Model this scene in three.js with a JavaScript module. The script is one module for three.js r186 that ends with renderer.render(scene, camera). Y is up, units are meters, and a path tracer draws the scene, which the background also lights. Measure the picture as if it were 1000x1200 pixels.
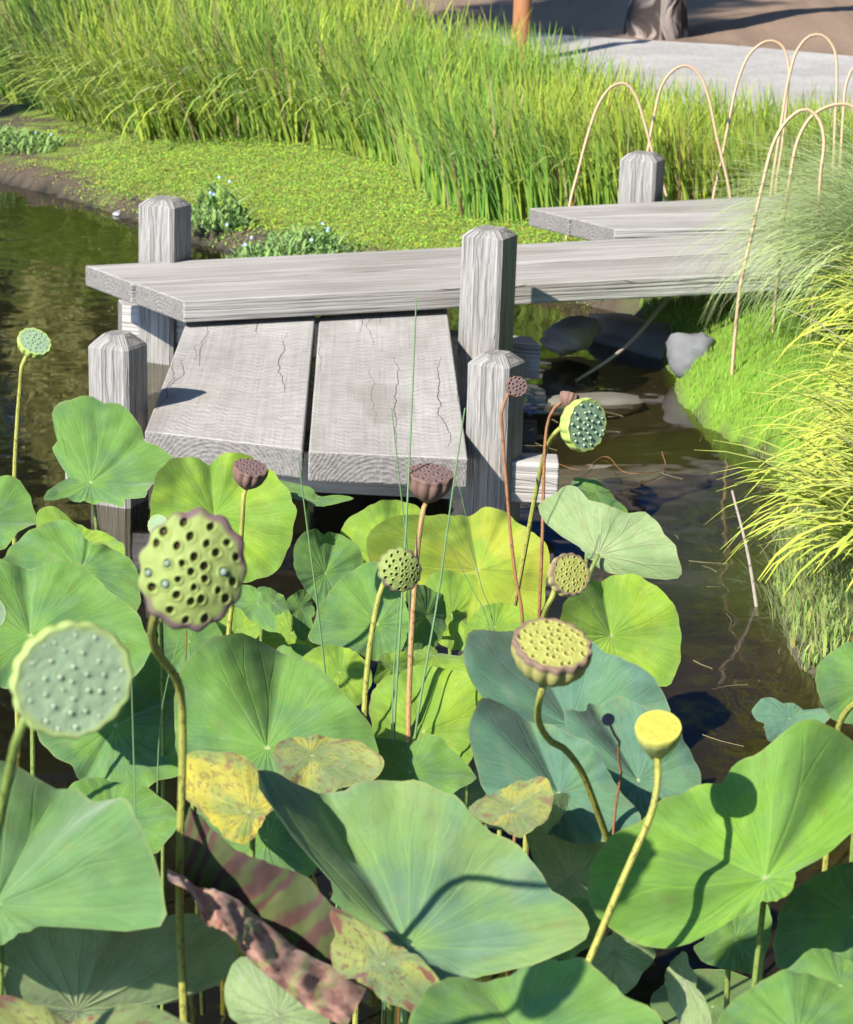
import * as THREE from 'three';
import { Sky } from 'three/addons/objects/Sky.js';
import { RoundedBoxGeometry } from 'three/addons/geometries/RoundedBoxGeometry.js';
import { mergeGeometries, mergeVertices } from 'three/addons/utils/BufferGeometryUtils.js';

// ---------------------------------------------------------------- camera, sky, sun, exposure
const scene = new THREE.Scene();
const camera = new THREE.PerspectiveCamera(22.62, 853 / 1024, 0.1, 400);
camera.position.set(0, 2.2, 0);
camera.rotation.order = 'YXZ';
camera.rotation.set(-Math.atan(860 / 3000), 0, THREE.MathUtils.degToRad(2.0));
camera.focus = 5.6;
camera.userData.fStop = 13;
camera.updateMatrixWorld();

const SUN = new THREE.Vector3(-0.510, 0.599, 0.617).normalize();
const sky = new Sky();
sky.name = 'sky'; sky.userData.kind = 'structure';
sky.scale.setScalar(300);
const su = sky.material.uniforms;
su.sunPosition.value.copy(SUN); su.turbidity.value = 6; su.rayleigh.value = 0.5; su.mieCoefficient.value = 0.004;
if (su.cloudCoverage) { su.cloudCoverage.value = 0.25; su.cloudDensity.value = 0.4; }
scene.add(sky);
scene.environmentIntensity = 0.17;

const sun = new THREE.DirectionalLight(new THREE.Color(1.0, 0.93, 0.82), 5.0);
sun.position.copy(SUN).multiplyScalar(40).add(new THREE.Vector3(0, 0, -9));
sun.target.position.set(0, 0, -9);
sun.castShadow = true; sun.shadow.mapSize.set(4096, 4096);
Object.assign(sun.shadow.camera, { left: -16, right: 16, top: 16, bottom: -16, near: 1, far: 90 });
scene.add(sun, sun.target);

const renderer = new THREE.WebGLRenderer({ antialias: true });
renderer.setSize(853, 1024);
renderer.toneMapping = THREE.LinearToneMapping;
renderer.toneMappingExposure = 1.85;
renderer.shadowMap.enabled = true;

// ---------------------------------------------------------------- helpers
function rng(seed) { let a = seed >>> 0; return () => { a = (a + 0x6D2B79F5) | 0; let t = Math.imul(a ^ (a >>> 15), 1 | a); t = (t + Math.imul(t ^ (t >>> 7), 61 | t)) ^ t; return ((t ^ (t >>> 14)) >>> 0) / 4294967296; }; }
function hash2(i, j) { let h = Math.imul(i, 374761393) + Math.imul(j, 668265263) | 0; h = Math.imul(h ^ (h >>> 13), 1274126177); return ((h ^ (h >>> 16)) >>> 0) / 4294967296; }
function vnoise(x, y) { const i = Math.floor(x), j = Math.floor(y), a = x - i, b = y - j, u = a * a * (3 - 2 * a), v = b * b * (3 - 2 * b); return (hash2(i, j) * (1 - u) + hash2(i + 1, j) * u) * (1 - v) + (hash2(i, j + 1) * (1 - u) + hash2(i + 1, j + 1) * u) * v; }
function fbm(x, y, o = 4) { let s = 0, a = 0.5, t = 0; for (let k = 0; k < o; k++) { s += a * vnoise(x + 17.3 * k, y - 9.1 * k); t += a; a *= 0.5; x *= 2.03; y *= 2.03; } return s / t; }
const clamp = (x, a = 0, b = 1) => Math.min(b, Math.max(a, x));
const sstep = (a, b, x) => { const t = clamp((x - a) / (b - a)); return t * t * (3 - 2 * t); };
const mix = (a, b, t) => a + (b - a) * t;
const mix3 = (a, b, t) => [mix(a[0], b[0], t), mix(a[1], b[1], t), mix(a[2], b[2], t)];
const enc = (x) => { x = clamp(x); return 255 * (x <= 0.0031308 ? 12.92 * x : 1.055 * Math.pow(x, 1 / 2.4) - 0.055); };
function colorTex(w, h, f) { const d = new Uint8Array(w * h * 4); for (let j = 0; j < h; j++) for (let i = 0; i < w; i++) { const c = f(i / w, j / h), k = 4 * (j * w + i); d[k] = enc(c[0]); d[k + 1] = enc(c[1]); d[k + 2] = enc(c[2]); d[k + 3] = 255; } const t = new THREE.DataTexture(d, w, h); t.colorSpace = THREE.SRGBColorSpace; return finish(t); }
function valueTex(w, h, f) { const d = new Uint8Array(w * h * 4); for (let j = 0; j < h; j++) for (let i = 0; i < w; i++) { const c = 255 * clamp(f(i / w, j / h)), k = 4 * (j * w + i); d[k] = d[k + 1] = d[k + 2] = c; d[k + 3] = 255; } return finish(new THREE.DataTexture(d, w, h)); }
function finish(t) { t.magFilter = THREE.LinearFilter; t.minFilter = THREE.LinearMipmapLinearFilter; t.generateMipmaps = true; t.wrapS = t.wrapT = THREE.RepeatWrapping; t.needsUpdate = true; return t; }
const lin = (r, g, b) => new THREE.Color().setRGB(r, g, b);
const used = new Map();
function numbered(name) { const n = used.get(name) ?? 0; used.set(name, n + 1); return n ? name + '_' + String(n).padStart(3, '0') : name; }
function shade(o) { o.traverse((m) => { if (m.isMesh) { m.castShadow = true; m.receiveShadow = true; } }); return o; }
function thing(name, label, category, group) { const o = new THREE.Group(); o.name = numbered(name); o.userData = { label, category }; if (group) o.userData.group = group; scene.add(o); return o; }
function part(name, geo, mat, parent) { const m = new THREE.Mesh(geo, mat); m.name = name; m.castShadow = m.receiveShadow = true; parent.add(m); return m; }
function solo(name, geo, mat, label, category, group) { const m = new THREE.Mesh(geo, mat); m.name = numbered(name); m.userData = { label, category }; if (group) m.userData.group = group; m.castShadow = m.receiveShadow = true; scene.add(m); return m; }
function structure(name, geo, mat) { const m = new THREE.Mesh(geo, mat); m.name = name; m.userData.kind = 'structure'; m.castShadow = m.receiveShadow = true; scene.add(m); return m; }
const V = (a) => new THREE.Vector3(a[0], a[1], a[2]);
// a tapered tube through points
function tube(pts, r0, r1, seg = 24, rad = 7) {
  const c = new THREE.CatmullRomCurve3(pts, false, 'centripetal');
  const g = new THREE.TubeGeometry(c, seg, 1, rad, false);
  const p = g.attributes.position, q = new THREE.Vector3();
  for (let i = 0; i <= seg; i++) { c.getPointAt(i / seg, q); const r = mix(r0, r1, i / seg); for (let j = 0; j <= rad; j++) { const k = i * (rad + 1) + j; p.setXYZ(k, q.x + (p.getX(k) - q.x) * r, q.y + (p.getY(k) - q.y) * r, q.z + (p.getZ(k) - q.z) * r); } }
  g.computeVertexNormals(); return g;
}
// a leaf blade strip that starts upright and bends towards +x
function bladeGeo(width, bend, segs = 6, curl = 1.6, keel = 0.25) {
  const pos = [], idx = [], uv = []; let x = 0, y = 0;
  for (let i = 0; i <= segs; i++) {
    const t = i / segs, w = width * (0.55 + 0.45 * Math.sin(Math.min(1, t * 2.2) * Math.PI / 2)) * Math.pow(1 - t * 0.985, 0.6) * 0.5;
    const a = bend * Math.pow(t, curl);
    pos.push(x - Math.cos(a) * w * keel, y + Math.sin(a) * w * keel, -w, x, y, 0, x - Math.cos(a) * w * keel, y + Math.sin(a) * w * keel, w); uv.push(0, t, 0.5, t, 1, t);
    const am = bend * Math.pow((i + 0.5) / segs, curl); x += Math.sin(am) / segs; y += Math.cos(am) / segs;
  }
  for (let i = 0; i < segs; i++) { const k = i * 3; idx.push(k, k + 1, k + 3, k + 1, k + 4, k + 3, k + 1, k + 2, k + 4, k + 2, k + 5, k + 4); }
  const g = new THREE.BufferGeometry(); g.setAttribute('position', new THREE.Float32BufferAttribute(pos, 3)); g.setAttribute('uv', new THREE.Float32BufferAttribute(uv, 2)); g.setIndex(idx); g.computeVertexNormals(); return g;
}
const _m = new THREE.Matrix4(), _q = new THREE.Quaternion(), _e = new THREE.Euler(), _s = new THREE.Vector3(), _p = new THREE.Vector3(), _c = new THREE.Color();
// list: [x, y, z, yaw, tilt, length, widthScale, r, g, b]
function instances(name, geo, mat, list, parent) {
  const im = new THREE.InstancedMesh(geo, mat, list.length);
  list.forEach((b, i) => {
    _e.set(0, b[3], b[4], 'YXZ'); _q.setFromEuler(_e);
    im.setMatrixAt(i, _m.compose(_p.set(b[0], b[1], b[2]), _q, _s.set(b[5], b[5], b[5] * b[6])));
    im.setColorAt(i, _c.setRGB(b[7], b[8], b[9]));
  });
  im.name = name; im.castShadow = im.receiveShadow = true; im.userData.kind = 'stuff'; parent.add(im); return im;
}
function leafMat(color, tr = 0.3, extra = {}) { return new THREE.MeshPhysicalMaterial({ color, roughness: 1, transmission: tr, thickness: 0, side: THREE.DoubleSide, ...extra }); }

// ---------------------------------------------------------------- terrain
const WATER = [[-6.4, -13.6], [-5, -15.0], [-3.1, -14.6], [-2.38, -13.87], [-2.06, -13.55], [-1.77, -13.14], [-1.49, -12.75], [-1.18, -12.24], [-0.89, -11.95], [-0.3, -11.6], [0.4, -11.3], [0.8, -10.9], [0.86, -10.34], [0.93, -9.72], [0.9, -9.29], [0.97, -8.9], [1.06, -8.68], [1.15, -8.4], [1.16, -8.02], [1.08, -7.43], [1.0, -7.08], [0.975, -6.6], [0.98, -6.3], [1.12, -6.0], [1.9, -5.3], [2.6, -4], [2.6, -0.7], [-6.4, -0.7]];
function waterDist(x, z) { // positive on land
  let best = 1e9, inside = false;
  for (let i = 0, j = WATER.length - 1; i < WATER.length; j = i++) {
    const [ax, az] = WATER[j], [bx, bz] = WATER[i], dx = bx - ax, dz = bz - az, t = clamp(((x - ax) * dx + (z - az) * dz) / (dx * dx + dz * dz));
    best = Math.min(best, Math.hypot(x - ax - t * dx, z - az - t * dz));
    if ((az > z) !== (bz > z) && x < (bx - ax) * (z - az) / (bz - az) + ax) inside = !inside;
  }
  return inside ? -best : best;
}
const mound = (x, z, d) => 0.15 * sstep(0.0, 0.4, d) * sstep(-10.6, -9.9, z) * sstep(-7.9, -8.5, z) * sstep(0.7, 0.9, x);
function groundY(x, z, d = waterDist(x, z)) {
  const wob = (fbm(x * 6, z * 6, 3) - 0.5) * 0.03 + (d > -0.1 && d < 0.45 && z < -11 ? (fbm(x * 13, z * 13, 3) - 0.5) * 0.09 * sstep(0.45, 0.1, d) : 0);
  if (d < 0) return -0.02 - 0.3 * sstep(0, 1.1, -d) + wob * 0.9;
  return -0.02 + 0.09 * sstep(0, 0.1, d) + Math.min(0.055 * d, 0.45) + wob + (fbm(x * 1.3, z * 1.3, 3) - 0.5) * 0.06 * sstep(0, 0.5, d) + mound(x, z, d);
}
function axis(lo, hi, fineLo, fineHi, fine, coarse) { const a = []; for (let v = lo; v < fineLo; v += coarse) a.push(v); for (let v = fineLo; v < fineHi; v += fine) a.push(v); for (let v = fineHi; v <= hi; v += coarse) a.push(v); return a; }
const IRIS_FRONT = [[-5, -17], [-2.87, -16.4], [-2.3, -15.6], [-1.72, -14.8], [-1.08, -14.75], [-0.55, -14.3], [-0.2, -13.9], [-0.1, -12.95], [0.15, -12.45], [0.54, -12.3], [1.2, -12.35], [2.2, -12.6], [5, -13]];
const IRIS_BACK = [[-5, -20], [-1, -18.6], [0, -16.5], [0.6, -15.1], [1.2, -14.1], [2, -13.9], [5, -14.2]];
const lerpLine = (L, x) => { if (x <= L[0][0]) return L[0][1]; for (let i = 1; i < L.length; i++) if (x <= L[i][0]) return mix(L[i - 1][1], L[i][1], (x - L[i - 1][0]) / (L[i][0] - L[i - 1][0])); return L[L.length - 1][1]; };
const PATH_NEAR = [[-30, -24], [-6, -21], [-1, -18.6], [1, -15.6], [3, -14.7], [8, -14.2], [30, -13]], PATH_FAR = [[-30, -28], [-6, -22], [-1, -20.2], [0.7, -19.1], [1.7, -18.75], [2.8, -17.6], [8, -16.6], [30, -16]];
{
  const xs = axis(-90, 90, -3.6, 3.6, 0.06, 1.6), zs = axis(-110, 8, -16.5, -5.4, 0.07, 0.7), nx = xs.length, nz = zs.length;
  const pos = new Float32Array(nx * nz * 3), col = new Float32Array(nx * nz * 3), uv = new Float32Array(nx * nz * 2), idx = [];
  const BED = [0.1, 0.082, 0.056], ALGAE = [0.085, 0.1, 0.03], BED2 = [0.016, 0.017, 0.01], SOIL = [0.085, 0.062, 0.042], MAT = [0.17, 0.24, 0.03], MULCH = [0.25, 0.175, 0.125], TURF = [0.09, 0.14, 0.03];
  for (let j = 0; j < nz; j++) for (let i = 0; i < nx; i++) {
    const x = xs[i], z = zs[j], k = j * nx + i, d = waterDist(x, z);
    pos.set([x, groundY(x, z, d), z], 3 * k); uv.set([x, z], 2 * k);
    const n1 = fbm(x * 2.2 + 5, z * 2.2, 4), n2 = fbm(x * 9, z * 9 + 3, 3);
    let c;
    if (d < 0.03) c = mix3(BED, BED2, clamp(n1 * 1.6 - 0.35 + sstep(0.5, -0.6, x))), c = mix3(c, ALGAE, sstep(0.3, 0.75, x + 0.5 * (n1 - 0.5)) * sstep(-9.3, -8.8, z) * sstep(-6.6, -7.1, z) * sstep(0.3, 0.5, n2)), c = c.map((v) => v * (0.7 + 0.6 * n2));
    else if (z < -11 && z > lerpLine(IRIS_FRONT, x) - 0.1 && x < 1.2) { const g = sstep(0.1, 0.3, d + (n1 - 0.5) * 0.5) * sstep(0.3, 0.5, n2 + (x + 2.2) * 0.35); c = mix3(SOIL, MAT, g); }
    else if (z < lerpLine(PATH_FAR, x)) c = MULCH.map((v) => v * (0.7 + 0.6 * n2));
    else if (x > 0.8 && z > -10.6 && z < -8) c = [0.15, 0.28, 0.02].map((v) => v * (0.7 + 0.6 * n2)); else if (x > 0.8 && z > -11) c = mix3(SOIL, TURF, n1);
    else c = SOIL.map((v) => v * (0.7 + 0.6 * n2));
    col.set(c, 3 * k);
  }
  for (let j = 0; j < nz - 1; j++) for (let i = 0; i < nx - 1; i++) { const a = j * nx + i; idx.push(a, a + nx, a + 1, a + 1, a + nx, a + nx + 1); }
  const g = new THREE.BufferGeometry(); g.setAttribute('position', new THREE.BufferAttribute(pos, 3)); g.setAttribute('color', new THREE.BufferAttribute(col, 3)); g.setAttribute('uv', new THREE.BufferAttribute(uv, 2)); g.setIndex(idx); g.computeVertexNormals();
  const grain = colorTex(512, 512, (u, v) => { const k = 0.75 + 0.35 * fbm(u * 40, v * 40, 4) + 0.3 * (hash2(u * 512 | 0, v * 512 | 0) - 0.5); return [k, k * 0.98, k * 0.94]; });
  structure('ground', g, new THREE.MeshStandardMaterial({ vertexColors: true, map: grain, roughness: 1 }));
}
// gravel path
{
  const pos = [], uv = [], idx = [], n = 60, m = 10;
  for (let i = 0; i <= n; i++) for (let j = 0; j <= m; j++) { const x = -30 + 60 * i / n, z = mix(lerpLine(PATH_NEAR, x), lerpLine(PATH_FAR, x), j / m); pos.push(x, groundY(x, z) + 0.035, z); uv.push(x, z); }
  for (let i = 0; i < n; i++) for (let j = 0; j < m; j++) { const a = i * (m + 1) + j; idx.push(a, a + m + 1, a + 1, a + 1, a + m + 1, a + m + 2); }
  const g = new THREE.BufferGeometry(); g.setAttribute('position', new THREE.Float32BufferAttribute(pos, 3)); g.setAttribute('uv', new THREE.Float32BufferAttribute(uv, 2)); g.setIndex(idx); g.computeVertexNormals();
  const t = colorTex(512, 512, (u, v) => { const k = 0.36 + 0.16 * (fbm(u * 60, v * 60, 3) - 0.5) + 0.12 * (hash2(u * 512 | 0, v * 512 | 0) - 0.5) + 0.1 * (fbm(u * 5, v * 5, 3) - 0.5); return [k, k * 0.95, k * 0.89]; });
  structure('path', g, new THREE.MeshStandardMaterial({ map: t, roughness: 1 }));
}
// water surface
{
  const g = new THREE.PlaneGeometry(20, 17); g.rotateX(-Math.PI / 2);
  g.translate(-5, 0, -8.2);
  const p = g.attributes.position, uv = g.attributes.uv; for (let i = 0; i < p.count; i++) uv.setXY(i, p.getX(i) / 2.4, p.getZ(i) / 2.4);
  const b = valueTex(1024, 1024, (u, v) => { let s = 0, w = 0; for (const [f, a] of [[5, 1], [11, 0.6], [23, 0.35], [41, 0.2]]) { const x = u * f, y = v * f; // tileable by blending two lookups
      const t = u, q = v; const n = (vnoise(x, y) * (1 - t) + vnoise(x - f, y) * t) * (1 - q) + (vnoise(x, y - f) * (1 - t) + vnoise(x - f, y - f) * t) * q; s += a * n; w += a; } return s / w; });
  structure('water', g, new THREE.MeshPhysicalMaterial({ color: lin(0.5, 0.47, 0.35), roughness: 0.0, ior: 1.33, transmission: 1, thickness: 0, bumpMap: b, bumpScale: 0.012, side: THREE.DoubleSide }));
}

// ---------------------------------------------------------------- weathered wood
const GREY = [0.40, 0.375, 0.335], DARK = [0.15, 0.135, 0.115], PALE = [0.52, 0.49, 0.445];
function crackField(seed, n, alongMin, alongMax) { const r = rng(seed), list = []; for (let k = 0; k < n; k++) { const a = r(), len = mix(alongMin, alongMax, r()); list.push([r(), a, a + len, r() * 50, 0.0012 + 0.0022 * r()]); } return list; }
function cracksAt(list, u, v) { let m = 0; for (const [c, a, b, s, w] of list) { if (u < a || u > b) continue; const mid = c + (fbm(u * 9 + s, s, 4) - 0.5) * 0.14, t = Math.min((u - a), (b - u)) / (b - a); const d = Math.abs(v - mid) / (w * (0.4 + 2 * t)); if (d < 1) m = Math.max(m, 1 - d * d); } return m; }
function makeWood(w, h, seed, kind) {
  const cr = crackField(seed, kind === 'ripple' ? 10 : 18, 0.1, kind === 'ripple' ? 0.5 : 0.7);
  const relief = new Float32Array(w * h);
  const f = (u, v) => {
    const bu = u + seed * 3.1, warp = fbm(bu * 5, v * 3, 3), fine = hash2((u * w | 0) + seed * 999, v * h | 0);
    let line, k;
    if (kind === 'ripple') { // wavy saw and weather lines running across the board
      const ph = u * 330 + 30 * fbm(bu * 2.6, v * 3.5, 3) + 6 * fbm(bu * 20, v * 40, 3); line = 0.5 + 0.5 * Math.sin(ph); line = Math.pow(line, 0.6) * sstep(0.2, 0.6, fbm(bu * 12, v * 9, 2)) + 0.5 * (1 - sstep(0.2, 0.6, fbm(bu * 12, v * 9, 2)));
      k = 0.42 + 0.34 * line; k += (fbm(bu * 90, v * 14, 3) - 0.5) * 0.5 + (fbm(bu * 7, v * 60, 3) - 0.5) * 0.35;
    } else {
      const ph = v * (kind === 'post' ? 120 : 190) + 22 * fbm(bu * 1.8, v * 3, 3) + 3 * fbm(bu * 9, v * 30, 2); line = 0.5 + 0.5 * Math.sin(ph); line = line * fbm(bu * 6, v * 40, 2);
      k = 0.36 + 0.3 * line + (fbm(bu * 5, v * 70, 4) - 0.5) * 1.5 + (fbm(bu * 30, v * 200, 2) - 0.5) * 0.45;
    }
    const c = cracksAt(cr, u, v), stain = sstep(0.55, 0.75, fbm(bu * 4 + 9, v * 2.5, 4));
    relief[(v * h | 0) * w + (u * w | 0)] = clamp(0.75 * k + 0.25 - 0.8 * c);
    let col = mix3(DARK, mix3(GREY, PALE, clamp(warp * 1.8 - 0.4)), clamp(0.35 + 0.75 * k));
    col = mix3(col, [0.24, 0.21, 0.175], 0.5 * stain); col = mix3(col, [0.09, 0.08, 0.07], 0.75 * c);
    const g = 0.95 + 0.12 * (fine - 0.5); return col.map((x) => x * g);
  };
  const map = colorTex(w, h, f);
  const bump = valueTex(w, h, (u, v) => relief[(v * h | 0) * w + (u * w | 0)]);
  return { map, bump };
}
function woodMat(t, tint = 1, bump = 0.004) { return new THREE.MeshStandardMaterial({ map: t.map, bumpMap: t.bump, bumpScale: bump, roughness: 0.92, color: lin(tint, tint, tint) }); }
const W_RIPPLE = [makeWood(1024, 512, 1, 'ripple'), makeWood(1024, 512, 2, 'ripple')];
const W_LONG = [makeWood(1024, 512, 3, 'long'), makeWood(1024, 512, 4, 'long')];
const W_POST = makeWood(512, 512, 5, 'post');
const W_END = (() => {
  const R = new Float32Array(512 * 256);
  const map = colorTex(512, 256, (u, v) => { const x = (u - 0.45) * 2.2, y = v * 0.6 + 0.5, r = Math.hypot(x, y) + 0.05 * fbm(u * 6, v * 4, 3), s = 0.5 + 0.5 * Math.sin(r * 150 + 8 * fbm(u * 4, v * 4, 2)), k = 0.25 * s + 0.75 * fbm(u * 50, v * 30, 3); R[(v * 256 | 0) * 512 + (u * 512 | 0)] = k; return mix3([0.10, 0.09, 0.08], [0.27, 0.25, 0.22], k); });
  return { map, bump: valueTex(512, 256, (u, v) => R[(v * 256 | 0) * 512 + (u * 512 | 0)]) };
})();
const M_RIPPLE = W_RIPPLE.map((t) => woodMat(t, 0.95, 0.0035)), M_LONG = W_LONG.map((t) => woodMat(t)), M_POST = woodMat(W_POST, 0.8, 0.007), M_END = woodMat(W_END, 1, 0.004), M_EDGE = woodMat(W_LONG[1], 1, 0.006);
// board with rounded edges whose plan is the quad a b c d (a-b one end, d-c the other end)
function board(a, b, c, d, top, thick, off = 0) {
  const L = Math.hypot((d[0] + c[0] - a[0] - b[0]) / 2, (d[1] + c[1] - a[1] - b[1]) / 2), W = (Math.hypot(b[0] - a[0], b[1] - a[1]) + Math.hypot(c[0] - d[0], c[1] - d[1])) / 2;
  const g = new RoundedBoxGeometry(L, thick, W, 2, 0.007), p = g.attributes.position, uv = g.attributes.uv;
  for (const gr of g.groups) for (let k = gr.start; k < gr.start + gr.count; k++) {
    const i = g.index ? g.index.getX(k) : k, x = p.getX(i), y = p.getY(i), z = p.getZ(i), f = gr.materialIndex;
    if (f < 2) uv.setXY(i, (z / W + 0.5) * 1.0, y / 0.2 + 0.5); else if (f < 4) uv.setXY(i, (x / L + 0.5) * Math.min(1, L / 2.4), (z / W + 0.5) * Math.min(1, W / 0.55)); else uv.setXY(i, (x / L + 0.5) * Math.min(1, L / 2.4), y / 0.55 + 0.15 + off * 0.8);
  }
  for (let i = 0; i < p.count; i++) { const s = p.getX(i) / L + 0.5, t = p.getZ(i) / W + 0.5, y = p.getY(i);
    p.setXYZ(i, mix(mix(a[0], b[0], t), mix(d[0], c[0], t), s), top - thick / 2 + y, mix(mix(a[1], b[1], t), mix(d[1], c[1], t), s)); }
  g.computeVertexNormals(); g.computeBoundingBox(); return g;
}
function post(w, h, cham, flat) { // square post, softened arrises, bevelled cap; its base at y = 0
  const c = w / 2, e = 0.012, rings = []; const ring = (hw, y, ee) => [[hw - ee, hw], [hw, hw - ee], [hw, -hw + ee], [hw - ee, -hw], [-hw + ee, -hw], [-hw, -hw + ee], [-hw, hw - ee], [-hw + ee, hw]].map(([x, z]) => [x, y, z]);
  rings.push(ring(c, 0, e), ring(c, h - cham, e), ring(c * 0.93, h - cham * 0.8, e), ring(c * flat, h - 0.006, e), ring(c * flat * 0.8, h, e * 0.8));
  const pos = [], uv = []; const put = (q, s, t) => { pos.push(...q); uv.push(t, s); };
  for (let k = 0; k < rings.length - 1; k++) for (let i = 0; i < 8; i++) { const j = (i + 1) % 8, A = rings[k][i], B = rings[k][j], C2 = rings[k + 1][j], D = rings[k + 1][i]; const s0 = (i * 0.137) % 0.5, s1 = s0 + (i % 2 ? 0.42 : 0.03); const ty = (q) => 0.05 + q[1] / 1.25;
    put(A, s0, ty(A)); put(D, s0, ty(D)); put(B, s1, ty(B)); put(B, s1, ty(B)); put(D, s0, ty(D)); put(C2, s1, ty(C2)); }
  const T = rings[4]; for (let i = 1; i < 7; i++) { put(T[0], T[0][0] * 3, T[0][2] * 3); put(T[i + 1], T[i + 1][0] * 3, T[i + 1][2] * 3); put(T[i], T[i][0] * 3, T[i][2] * 3); }
  const g = new THREE.BufferGeometry(); g.setAttribute('position', new THREE.Float32BufferAttribute(pos, 3)); g.setAttribute('uv', new THREE.Float32BufferAttribute(uv, 2)); 
  // outward winding
  const idx = []; for (let i = 0; i < pos.length / 3; i += 3) idx.push(i, i + 2, i + 1); g.setIndex(idx); const ng = g.toNonIndexed(); ng.computeVertexNormals(); return ng;
}
{
  const b = thing('plank_bridge', 'weathered grey plank bridge zigzagging on posts over the pond', 'footbridge');
  const mats = (m, e = M_EDGE) => [M_END, M_END, m, m, e, e];
  const low = 0.3, tl = 0.09, hi = 0.4, th = 0.078;
  // two wide boards running away from the lotus bed
  part('plank', board([-0.848, -7.398], [-0.368, -7.245], [-0.432, -9.2], [-0.885, -9.05], low, tl, 0.1), mats(M_RIPPLE[0]), b);
  part('plank', board([-0.35, -7.238], [0.116, -7.221], [0.05, -9.43], [-0.416, -9.2], low - 0.004, tl, 0.33), mats(M_RIPPLE[1]), b);
  // crossing deck
  part('plank', board([-0.882, -8.863], [-1.086, -9.157], [1.45, -10.325], [1.62, -9.97], hi, th, 0.2), mats(M_LONG[0]), b);
  part('plank', board([-1.107, -9.188], [-1.315, -9.49], [1.26, -10.72], [1.432, -10.36], hi - 0.003, th, 0.6), mats(M_LONG[1]), b);
  // far deck
  part('plank', board([0.749, -10.711], [0.578, -10.95], [2.1, -11.65], [2.2, -11.12], hi, th, 0.45), mats(M_LONG[1]), b);
  part('plank', board([0.567, -10.967], [0.403, -11.194], [1.93, -12.0], [2.09, -11.668], hi - 0.003, th, 0.75), mats(M_LONG[0]), b);
  // cross beams under the boards
  part('beam', board([-1.2, -9.68], [-1.23, -9.8], [0.37, -9.36], [0.4, -9.22], 0.21, 0.13, 0.15), mats(M_LONG[0]), b);
  part('beam', board([-1.12, -7.62], [-1.12, -7.74], [0.4, -7.66], [0.4, -7.54], 0.206, 0.13, 0.5), mats(M_LONG[1]), b);
  part('beam', board([0.75, -11.55], [0.72, -11.65], [1.9, -12.3], [1.95, -12.2], 0.31, 0.12, 0.5), mats(M_LONG[1]), b);
  const P = (x, z, top, w, ch, fl, turn = -24, lean = 0) => { const h = top + 0.4, m = part('post', post(w, h, ch, fl), M_POST, b); m.position.set(x, -0.4, z); m.rotation.set(0, THREE.MathUtils.degToRad(turn), lean); return m; };
  P(-1.036, -9.69, 0.63, 0.155, 0.026, 0.72); P(-0.952, -7.676, 0.535, 0.14, 0.04, 0.58, -22, 0.015); P(0.192, -9.06, 0.665, 0.158, 0.026, 0.72, -24); P(0.205, -7.587, 0.535, 0.138, 0.032, 0.62, -26, 0.01); P(0.925, -11.62, 0.6, 0.17, 0.03, 0.7, -20);
}

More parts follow.
